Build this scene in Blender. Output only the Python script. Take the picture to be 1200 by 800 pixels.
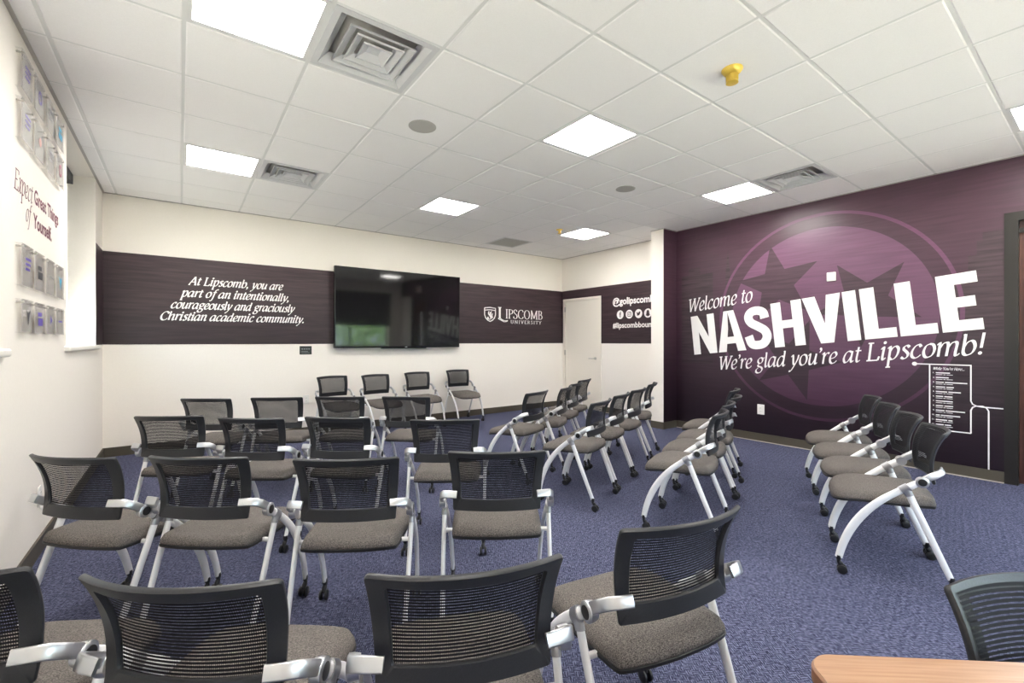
import bpy, bmesh, math, random
from mathutils import Vector, Matrix
random.seed(7)
SC = bpy.context.scene
COL = SC.collection
PI = math.pi
for _o in list(bpy.data.objects):
    bpy.data.objects.remove(_o)

# ---------------------------------------------------------------- camera, world, exposure
CAM_Z = 1.325
cd = bpy.data.cameras.new('camera'); cam = bpy.data.objects.new('camera', cd); COL.objects.link(cam)
cam.location = (0, 0, CAM_Z)
cam.rotation_euler = (PI / 2, 0, math.atan2(0.80482, 0.59351) - PI / 2)
cd.sensor_width = 36.0; cd.lens = 528.1 / 1200 * 36.0; cd.clip_start = 0.02
SC.camera = cam
world = bpy.data.worlds.new('daylight'); SC.world = world; world.use_nodes = True
_bg = world.node_tree.nodes['Background']
_bg.inputs[0].default_value = (0.74, 0.86, 1.0, 1); _bg.inputs[1].default_value = 6.0
SUN_STRENGTH = 72.0
_sl = bpy.data.lights.new('sun', 'SUN'); _sl.energy = SUN_STRENGTH; _sl.angle = 0.01; _sl.color = (1.0, 0.96, 0.9)
_so = bpy.data.objects.new('sun', _sl); COL.objects.link(_so); _so.rotation_euler = Vector((0.13, 0.16, -1.0)).to_track_quat('-Z', 'Y').to_euler()
LAMP_STRENGTH = 22.0
LAMP_COLOR = (1.0, 0.965, 0.915, 1)
SC.view_settings.view_transform = 'Standard'; SC.view_settings.look = 'None'
SC.view_settings.exposure = 0.93; SC.view_settings.gamma = 1.0; SC.view_settings.use_curve_mapping = False
SC.cycles.use_denoising = True
SC.cycles.max_bounces = 14; SC.cycles.diffuse_bounces = 10; SC.cycles.transparent_max_bounces = 24
SC.cycles.sample_clamp_indirect = 20.0
SC.cycles.caustics_reflective = False; SC.cycles.caustics_refractive = False

# room dimensions (metres): X to the right wall, Y to the TV wall
XL, XR, XD, YS, YT, ZC = -0.71, 6.21, 6.40, -1.30, 6.92, 3.036
YSTUB, XSTUB, YSTUB2 = 4.12, 5.88, 4.34

# ---------------------------------------------------------------- materials
def mat(name, col, rough=0.5, metal=0.0, spec=0.5, **kw):
    m = bpy.data.materials.new(name); m.use_nodes = True
    b = m.node_tree.nodes['Principled BSDF']
    b.inputs['Base Color'].default_value = (*col, 1)
    b.inputs['Roughness'].default_value = rough; b.inputs['Metallic'].default_value = metal
    b.inputs['Specular IOR Level'].default_value = spec
    for k, v in kw.items(): b.inputs[k].default_value = v
    return m
def nd(m, t, **kw):
    n = m.node_tree.nodes.new(t)
    for k, v in kw.items(): setattr(n, k, v)
    return n
def ln(m, a, b): m.node_tree.links.new(a, b)
def bsdf(m): return m.node_tree.nodes['Principled BSDF']
def noise_color(m, c1, c2, scale, detail=4, lo=0.35, hi=0.65, coord='Object', stretch=(1, 1, 1), bump=0.0, bscale=None):
    tc = nd(m, 'ShaderNodeTexCoord'); mp = nd(m, 'ShaderNodeMapping'); mp.inputs['Scale'].default_value = stretch
    ln(m, tc.outputs[coord], mp.inputs[0])
    n = nd(m, 'ShaderNodeTexNoise'); n.inputs['Scale'].default_value = scale; n.inputs['Detail'].default_value = detail
    ln(m, mp.outputs[0], n.inputs['Vector'])
    r = nd(m, 'ShaderNodeValToRGB'); r.color_ramp.elements[0].position = lo; r.color_ramp.elements[1].position = hi
    r.color_ramp.elements[0].color = (*c1, 1); r.color_ramp.elements[1].color = (*c2, 1)
    ln(m, n.outputs[0], r.inputs[0]); ln(m, r.outputs[0], bsdf(m).inputs['Base Color'])
    if bump:
        b = nd(m, 'ShaderNodeBump'); b.inputs['Strength'].default_value = bump; b.inputs['Distance'].default_value = 0.002
        ln(m, n.outputs[0], b.inputs['Height']); ln(m, b.outputs[0], bsdf(m).inputs['Normal'])
    return n, r

M = {}
M['wall'] = mat('cream_paint', (0.80, 0.74, 0.65), 0.6, spec=0.3)
noise_color(M['wall'], (0.855, 0.81, 0.75), (0.87, 0.825, 0.765), 60, bump=0.05)
M['reveal'] = mat('white_paint', (0.80, 0.77, 0.73), 0.55)
M['tile'] = mat('ceiling_tile_white', (0.76, 0.76, 0.745), 0.8, spec=0.2)
noise_color(M['tile'], (0.865, 0.85, 0.852), (0.895, 0.88, 0.882), 180, bump=0.15)
M['tee'] = mat('grid_metal_white', (0.70, 0.70, 0.70), 0.45)
M['edge'] = mat('wall_angle_grey', (0.42, 0.40, 0.38), 0.5)
M['vent'] = mat('vent_enamel', (0.60, 0.60, 0.62), 0.35)
M['dark'] = mat('duct_dark', (0.02, 0.02, 0.022), 0.7)
M['speaker'] = mat('speaker_grille_grey', (0.42, 0.41, 0.39), 0.6)
M['base'] = mat('baseboard_brown', (0.075, 0.064, 0.047), 0.5)
M['strip'] = mat('carpet_edge_strip', (0.45, 0.41, 0.36), 0.6)
M['frame_dark'] = mat('door_frame_bronze', (0.018, 0.016, 0.014), 0.3, spec=0.5)
M['wood_dark'] = mat('mahogany_door', (0.12, 0.04, 0.025), 0.3)
noise_color(M['wood_dark'], (0.055, 0.020, 0.015), (0.095, 0.038, 0.027), 5, stretch=(6, 6, .5))
M['door_white'] = mat('door_white', (0.80, 0.75, 0.67), 0.4)
M['steel'] = mat('brushed_steel', (0.55, 0.53, 0.5), 0.3, 1.0)
M['white_print'] = mat('white_print', (0.86, 0.84, 0.82), 0.45)
M['maroon_print'] = mat('maroon_print', (0.20, 0.05, 0.095), 0.5)
M['tv_bezel'] = mat('tv_bezel_black', (0.012, 0.012, 0.013), 0.25)
M['tv_screen'] = mat('tv_glass', (0.006, 0.006, 0.007), 0.06, spec=0.55)
M['white_plastic'] = mat('white_plastic', (0.78, 0.77, 0.74), 0.35)
M['black_plate'] = mat('black_plate', (0.02, 0.02, 0.02), 0.3)
M['grey_mark'] = mat('grey_mark', (0.25, 0.25, 0.26), 0.4)
M['brass'] = mat('brass_yellow', (0.78, 0.55, 0.10), 0.3, 0.3)
M['shade'] = mat('shade_fabric', (0.10, 0.095, 0.10), 0.8)
M['shade_box'] = mat('shade_box', (0.05, 0.048, 0.05), 0.5)
M['red_sign'] = mat('exit_red', (0.7, 0.03, 0.03), 0.4)
# chairs
M['frame_white'] = mat('chair_tube_silver', (0.80, 0.80, 0.81), 0.34, 0.1)
M['chrome'] = mat('polished_aluminium', (0.66, 0.67, 0.69), 0.33, 1.0)
M['collar'] = mat('collar_grey', (0.36, 0.36, 0.38), 0.3, 0.8)
M['plastic'] = mat('chair_black_plastic', (0.022, 0.023, 0.026), 0.42, spec=0.45)
noise_color(M['plastic'], (0.020, 0.021, 0.024), (0.025, 0.026, 0.030), 300, bump=0.1)
M['pan'] = mat('seat_pan_black', (0.015, 0.015, 0.016), 0.5)
M['wheel'] = mat('caster_black', (0.012, 0.012, 0.013), 0.35)
M['seat'] = mat('seat_fabric', (0.10, 0.09, 0.085), 0.9, spec=0.15)
noise_color(M['seat'], (0.040, 0.036, 0.034), (0.24, 0.215, 0.20), 230, detail=2, lo=0.30, hi=0.72, stretch=(1, 2.2, 1.5), bump=0.8)
# backrest net: rows of small holes, measured in metres on the UV map
def net_material():
    m = mat('chair_net', (0.018, 0.018, 0.021), 0.65, spec=0.1)
    uv = nd(m, 'ShaderNodeUVMap'); sp = nd(m, 'ShaderNodeSeparateXYZ'); ln(m, uv.outputs[0], sp.inputs[0])
    def rows(out, pitch, duty):
        a = nd(m, 'ShaderNodeMath', operation='DIVIDE'); a.inputs[1].default_value = pitch; ln(m, out, a.inputs[0])
        f = nd(m, 'ShaderNodeMath', operation='FRACT'); ln(m, a.outputs[0], f.inputs[0])
        g = nd(m, 'ShaderNodeMath', operation='GREATER_THAN'); g.inputs[1].default_value = duty; ln(m, f.outputs[0], g.inputs[0])
        return g.outputs[0]
    h = rows(sp.outputs[1], 0.0084, 0.64); v = rows(sp.outputs[0], 0.0042, 0.34)
    mu = nd(m, 'ShaderNodeMath', operation='MULTIPLY'); ln(m, h, mu.inputs[0]); ln(m, v, mu.inputs[1])
    tr = nd(m, 'ShaderNodeBsdfTransparent'); mx = nd(m, 'ShaderNodeMixShader')
    ln(m, mu.outputs[0], mx.inputs[0]); ln(m, bsdf(m).outputs[0], mx.inputs[1]); ln(m, tr.outputs[0], mx.inputs[2])
    ln(m, mx.outputs[0], m.node_tree.nodes['Material Output'].inputs[0])
    return m
M['net'] = net_material()
def clear_material(name, tint, gloss=0.08):
    m = bpy.data.materials.new(name); m.use_nodes = True; nt = m.node_tree; nt.nodes.clear()
    o = nd(m, 'ShaderNodeOutputMaterial'); t = nd(m, 'ShaderNodeBsdfTransparent'); t.inputs[0].default_value = (*tint, 1)
    g = nd(m, 'ShaderNodeBsdfGlossy'); g.inputs['Roughness'].default_value = 0.05
    f = nd(m, 'ShaderNodeFresnel'); f.inputs[0].default_value = 1.45
    ge = nd(m, 'ShaderNodeNewGeometry'); iv = nd(m, 'ShaderNodeMath', operation='SUBTRACT'); iv.inputs[0].default_value = 1.0; ln(m, ge.outputs['Backfacing'], iv.inputs[1])
    mu_ = nd(m, 'ShaderNodeMath', operation='MULTIPLY'); ln(m, f.outputs[0], mu_.inputs[0]); ln(m, iv.outputs[0], mu_.inputs[1])
    x = nd(m, 'ShaderNodeMixShader'); ln(m, mu_.outputs[0], x.inputs[0]); ln(m, t.outputs[0], x.inputs[1]); ln(m, g.outputs[0], x.inputs[2])
    ln(m, x.outputs[0], o.inputs[0]); return m
M['glass'] = clear_material('window_glass', (0.95, 0.97, 0.96))
M['acrylic'] = clear_material('clear_acrylic', (0.95, 0.95, 0.95))
M['card'] = mat('plaque_backing_frosted', (0.72, 0.70, 0.68), 0.4)
_t = nd(M['card'], 'ShaderNodeBsdfTransparent'); _x = nd(M['card'], 'ShaderNodeMixShader'); _x.inputs[0].default_value = 0.7
ln(M['card'], bsdf(M['card']).outputs[0], _x.inputs[1]); ln(M['card'], _t.outputs[0], _x.inputs[2]); ln(M['card'], _x.outputs[0], M['card'].node_tree.nodes['Material Output'].inputs[0])
def emit(name, col, s):
    m = bpy.data.materials.new(name); m.use_nodes = True; nt = m.node_tree; nt.nodes.clear()
    o = nd(m, 'ShaderNodeOutputMaterial'); e = nd(m, 'ShaderNodeEmission'); e.inputs[0].default_value = col; e.inputs[1].default_value = s
    ln(m, e.outputs[0], o.inputs[0]); return m
M['lamp'] = emit('lamp_diffuser', LAMP_COLOR, LAMP_STRENGTH)
M['laminate'] = mat('table_laminate', (0.42, 0.22, 0.11), 0.28)
noise_color(M['laminate'], (0.33, 0.18, 0.105), (0.41, 0.245, 0.15), 5, stretch=(1.5, 40, 1))
M['laminate_edge'] = mat('table_edge', (0.20, 0.09, 0.045), 0.35)
M['leaf'] = mat('hedge_leaf', (0.10, 0.24, 0.03), 0.5)
noise_color(M['leaf'], (0.05, 0.15, 0.02), (0.22, 0.38, 0.05), 3)
M['bounce_paving'] = mat('pale_bounce_paving', (0.42, 0.42, 0.36), 0.9)
# carpet: short woven dashes turning direction from patch to patch
def carpet():
    m = mat('blue_carpet', (0.08, 0.09, 0.17), 0.95, spec=0.1)
    tc = nd(m, 'ShaderNodeTexCoord')
    mp = nd(m, 'ShaderNodeMapping'); mp.inputs['Rotation'].default_value = (0, 0, 0.62); ln(m, tc.outputs['Object'], mp.inputs[0])
    def dash(sc, off):
        q = nd(m, 'ShaderNodeMapping'); q.inputs['Scale'].default_value = sc; q.inputs['Location'].default_value = off; ln(m, mp.outputs[0], q.inputs[0])
        n = nd(m, 'ShaderNodeTexNoise'); n.inputs['Scale'].default_value = 1.0; n.inputs['Detail'].default_value = 2.0; ln(m, q.outputs[0], n.inputs['Vector'])
        return n.outputs[0]
    a = dash((165, 46, 1), (3, 1, 0)); b = dash((46, 165, 1), (7, 2, 0))
    ck = nd(m, 'ShaderNodeTexChecker'); ck.inputs['Scale'].default_value = 36; ln(m, mp.outputs[0], ck.inputs['Vector'])
    mx = nd(m, 'ShaderNodeMix', data_type='FLOAT'); ln(m, ck.outputs['Fac'], mx.inputs['Factor']); ln(m, a, mx.inputs['A']); ln(m, b, mx.inputs['B'])
    sp = nd(m, 'ShaderNodeSeparateXYZ'); ln(m, mp.outputs[0], sp.inputs[0])
    def rib(o):
        k = nd(m, 'ShaderNodeMath', operation='MULTIPLY'); k.inputs[1].default_value = 2 * PI / 0.0093; ln(m, o, k.inputs[0])
        q = nd(m, 'ShaderNodeMath', operation='SINE'); ln(m, k.outputs[0], q.inputs[0]); return q.outputs[0]
    rx = nd(m, 'ShaderNodeMix', data_type='FLOAT'); ln(m, ck.outputs['Fac'], rx.inputs['Factor']); ln(m, rib(sp.outputs[0]), rx.inputs['A']); ln(m, rib(sp.outputs[1]), rx.inputs['B'])
    ad = nd(m, 'ShaderNodeMath', operation='MULTIPLY_ADD'); ad.inputs[1].default_value = 0.12; ln(m, rx.outputs['Result'], ad.inputs[0]); ln(m, mx.outputs['Result'], ad.inputs[2])
    r = nd(m, 'ShaderNodeValToRGB')
    e = r.color_ramp.elements; e[0].position = 0.33; e[0].color = (0.018, 0.020, 0.044, 1); e[1].position = 0.70; e[1].color = (0.175, 0.186, 0.285, 1)
    k = r.color_ramp.elements.new(0.5); k.color = (0.060, 0.065, 0.116, 1)
    ln(m, ad.outputs[0], r.inputs[0]); ln(m, r.outputs[0], bsdf(m).inputs['Base Color'])
    bp = nd(m, 'ShaderNodeBump'); bp.inputs['Strength'].default_value = 0.6; bp.inputs['Distance'].default_value = 0.004
    ln(m, ad.outputs[0], bp.inputs['Height']); ln(m, bp.outputs[0], bsdf(m).inputs['Normal'])
    return m
M['carpet'] = carpet()
# printed wall graphics: plum print with a faint streaky city texture
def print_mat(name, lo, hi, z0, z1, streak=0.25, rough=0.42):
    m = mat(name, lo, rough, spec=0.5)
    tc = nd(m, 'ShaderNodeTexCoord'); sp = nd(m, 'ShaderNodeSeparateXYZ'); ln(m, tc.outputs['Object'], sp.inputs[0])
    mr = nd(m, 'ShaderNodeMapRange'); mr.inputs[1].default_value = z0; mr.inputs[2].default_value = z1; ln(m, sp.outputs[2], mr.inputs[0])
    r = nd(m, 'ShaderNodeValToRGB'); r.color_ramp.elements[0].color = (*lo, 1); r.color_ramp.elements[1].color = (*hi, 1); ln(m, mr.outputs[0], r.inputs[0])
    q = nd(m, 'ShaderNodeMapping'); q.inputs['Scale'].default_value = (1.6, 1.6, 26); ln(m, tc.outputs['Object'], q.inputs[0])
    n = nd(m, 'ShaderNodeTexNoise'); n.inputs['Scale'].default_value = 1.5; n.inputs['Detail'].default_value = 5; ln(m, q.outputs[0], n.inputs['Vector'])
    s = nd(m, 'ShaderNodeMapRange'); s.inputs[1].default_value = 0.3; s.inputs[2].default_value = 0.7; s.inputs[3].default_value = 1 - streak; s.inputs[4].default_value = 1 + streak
    ln(m, n.outputs[0], s.inputs[0])
    v = nd(m, 'ShaderNodeVectorMath', operation='SCALE'); ln(m, r.outputs[0], v.inputs[0]); ln(m, s.outputs[0], v.inputs['Scale'])
    ln(m, v.outputs[0], bsdf(m).inputs['Base Color'])
    return m
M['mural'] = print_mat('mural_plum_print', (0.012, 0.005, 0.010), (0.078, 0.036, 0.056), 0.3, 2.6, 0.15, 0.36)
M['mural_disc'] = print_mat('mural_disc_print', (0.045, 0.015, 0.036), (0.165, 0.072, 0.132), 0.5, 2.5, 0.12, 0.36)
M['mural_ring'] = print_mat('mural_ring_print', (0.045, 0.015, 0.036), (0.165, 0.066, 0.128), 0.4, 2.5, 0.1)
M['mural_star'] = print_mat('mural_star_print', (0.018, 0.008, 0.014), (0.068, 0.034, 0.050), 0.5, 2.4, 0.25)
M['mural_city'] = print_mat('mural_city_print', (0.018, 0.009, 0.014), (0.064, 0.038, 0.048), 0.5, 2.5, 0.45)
M['banner'] = print_mat('banner_plum_print', (0.026, 0.014, 0.018), (0.046, 0.024, 0.031), 1.3, 2.4, 0.35, 0.5)

# ---------------------------------------------------------------- mesh helpers
class MB:
    def __init__(s): s.v = []; s.f = []; s.uv = None
    def add(s, v, f):
        o = len(s.v); s.v += [tuple(p) for p in v]; s.f += [tuple(i + o for i in q) for q in f]
    def box(s, x0, x1, y0, y1, z0, z1):
        v = [(x, y, z) for x in (x0, x1) for y in (y0, y1) for z in (z0, z1)]
        s.add(v, [(0, 1, 3, 2), (4, 6, 7, 5), (0, 4, 5, 1), (2, 3, 7, 6), (0, 2, 6, 4), (1, 5, 7, 3)])
    def bevbox(s, x0, x1, y0, y1, z0, z1, b=0.005, seg=2):
        bm = bmesh.new(); bmesh.ops.create_cube(bm, size=1)
        for q in bm.verts: q.co = ((x0 + x1) / 2 + q.co.x * (x1 - x0), (y0 + y1) / 2 + q.co.y * (y1 - y0), (z0 + z1) / 2 + q.co.z * (z1 - z0))
        bmesh.ops.bevel(bm, geom=bm.edges[:], offset=b, segments=seg, affect='EDGES', profile=0.5)
        bm.verts.index_update(); s.add([q.co[:] for q in bm.verts], [[q.index for q in f.verts] for f in bm.faces]); bm.free()
    def sweep(s, pts, ra, rb, lat=(1, 0, 0), n=12, rect=False, cap=True):
        """tube along pts; ra = half size along lat, rb = half size across; both may be lists"""
        pts = [Vector(p) for p in pts]; lat = Vector(lat); L = len(pts); rings = []
        for i, p in enumerate(pts):
            t = (pts[min(i + 1, L - 1)] - pts[max(i - 1, 0)]).normalized()
            b = t.cross(lat).normalized(); a = b.cross(t).normalized()
            A = ra[i] if isinstance(ra, (list, tuple)) else ra; B = rb[i] if isinstance(rb, (list, tuple)) else rb
            ring = []
            for k in range(n):
                w = 2 * PI * (k + .5) / n; cx, cy = math.cos(w), math.sin(w)
                if rect:
                    e = 0.35; cx = math.copysign(abs(cx) ** e, cx); cy = math.copysign(abs(cy) ** e, cy)
                ring.append(p + a * (A * cx) + b * (B * cy))
            rings.append(ring)
        v = [q for r in rings for q in r]; f = []
        for i in range(L - 1):
            for k in range(n):
                f.append((i * n + k, i * n + (k + 1) % n, (i + 1) * n + (k + 1) % n, (i + 1) * n + k))
        if cap: f += [tuple(range(n))[::-1], tuple(range((L - 1) * n, L * n))]
        s.add(v, f)
    def lathe(s, prof, org, ax, n=20):
        """prof: (radius, height along ax) pairs"""
        ax = Vector(ax).normalized(); u = ax.orthogonal().normalized(); w = ax.cross(u); org = Vector(org)
        v = []; f = []
        for r, h in prof:
            for k in range(n):
                t = 2 * PI * k / n; v.append(org + ax * h + u * (r * math.cos(t)) + w * (r * math.sin(t)))
        for i in range(len(prof) - 1):
            for k in range(n): f.append((i * n + k, i * n + (k + 1) % n, (i + 1) * n + (k + 1) % n, (i + 1) * n + k))
        f += [tuple(range(n))[::-1], tuple(range((len(prof) - 1) * n, len(prof) * n))]
        s.add(v, f)
    def mesh(s, name, m, smooth=None):
        me = bpy.data.meshes.new(name); me.from_pydata(s.v, [], s.f)
        bm = bmesh.new(); bm.from_mesh(me); bmesh.ops.recalc_face_normals(bm, faces=bm.faces); bm.to_mesh(me); bm.free()
        me.materials.append(m)
        if smooth is not None:
            me.polygons.foreach_set('use_smooth', [True] * len(me.polygons)); me.set_sharp_from_angle(angle=math.radians(smooth))
        me.update(); return me
    def obj(s, name, m, parent=None, smooth=None):
        return link(name, s.mesh(name, m, smooth), parent)
def link(name, me, parent=None):
    o = bpy.data.objects.new(name, me); COL.objects.link(o)
    if parent: o.parent = parent
    return o
def tag(o, label=None, cat=None, group=None, kind=None):
    for k, v in (('label', label), ('category', cat), ('group', group), ('kind', kind)):
        if v: o[k] = v
    return o
def thing(name, label, cat, loc=(0, 0, 0), rz=0, group=None):
    o = bpy.data.objects.new(name, None); COL.objects.link(o); o.empty_display_size = 0.1
    o.location = loc; o.rotation_euler = (0, 0, rz); return tag(o, label, cat, group)
def struct(o): o['kind'] = 'structure'; return o
def copy_tree(o, parent=None):
    c = o.copy(); COL.objects.link(c)
    if parent: c.parent = parent
    for ch in list(o.children): copy_tree(ch, c)
    return c
def catmull(P, n=6):
    if len(P) < 3: return [tuple(p) for p in P]
    out = []; Q = [tuple(2 * a - b for a, b in zip(P[0], P[1]))] + list(P) + [tuple(2 * a - b for a, b in zip(P[-1], P[-2]))]
    for i in range(1, len(Q) - 2):
        p0, p1, p2, p3 = Q[i - 1:i + 3]
        for k in range(n):
            t = k / n
            out.append(tuple(.5 * (2 * b + (c - a) * t + (2 * a - 5 * b + 4 * c - d) * t * t + (3 * b - a - 3 * c + d) * t ** 3) for a, b, c, d in zip(p0, p1, p2, p3)))
    out.append(tuple(P[-1])); return out

# ---------------------------------------------------------------- lettering (2-D faces: list of (verts, faces))
class Flat:
    def __init__(s): s.v = []; s.f = []; s.cut = []
    def poly(s, pts):
        o = len(s.v); s.v += [tuple(p) for p in pts]; s.f.append(tuple(range(o, o + len(pts))))
    def ribbon(s, P, w, ang, wmin, curve=True, n=6, ends=0.0):
        pts = catmull(P, n) if curve and len(P) > 2 else [tuple(p) for p in P]
        nx, ny = math.cos(ang), math.sin(ang); L = len(pts); o = len(s.v)
        for i, (x, y) in enumerate(pts):
            ax, ay = pts[max(i - 1, 0)]; bx, by = pts[min(i + 1, L - 1)]
            dx, dy = bx - ax, by - ay; d = math.hypot(dx, dy) or 1; dx /= d; dy /= d
            h = max(wmin, w * abs(dx * ny - dy * nx)) / 2 if ang is not None else w / 2
            s.v += [(x - dy * h, y + dx * h), (x + dy * h, y - dx * h)]
        for i in range(L - 1): s.f.append((o + 2 * i, o + 2 * i + 1, o + 2 * i + 3, o + 2 * i + 2))
    def disc(s, x, y, r, n=14): s.poly([(x + r * math.cos(2 * PI * k / n), y + r * math.sin(2 * PI * k / n)) for k in range(n)])
    def ring(s, x, y, r0, r1, n=96):
        o = len(s.v)
        for k in range(n):
            c, q = math.cos(2 * PI * k / n), math.sin(2 * PI * k / n); s.v += [(x + r0 * c, y + r0 * q), (x + r1 * c, y + r1 * q)]
        for k in range(n): s.f.append((o + 2 * k, o + 2 * k + 1, o + (2 * k + 3) % (2 * n), o + (2 * k + 2) % (2 * n)))
    def rect(s, x0, x1, y0, y1): s.poly([(x0, y0), (x1, y0), (x1, y1), (x0, y1)])
    def merge(s, o, sx=1, sy=1, tx=0, ty=0):
        k = len(s.v); s.v += [(x * sx + tx, y * sy + ty) for x, y in o.v]; s.f += [tuple(i + k for i in f) for f in o.f]
    def xr(s): return min(p[0] for p in s.v), max(p[0] for p in s.v)
    def obj(s, name, m, org, e1, e2, parent=None, lift=0.0):
        """lay the flat shape on the plane org + x*e1 + y*e2, each face a hair in front of the one before"""
        org, e1, e2 = Vector(org), Vector(e1), Vector(e2); n = e1.cross(e2).normalized()
        v = []; f = []
        for i, q in enumerate(s.f):
            h = lift + 0.00002 * (i % 23); o = len(v)
            v += [org + e1 * s.v[j][0] + e2 * s.v[j][1] + n * h for j in q]; f.append(tuple(range(o, o + len(q))))
        me = bpy.data.meshes.new(name); me.from_pydata(v, [], f); me.materials.append(m); me.update()
        return link(name, me, parent)
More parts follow.
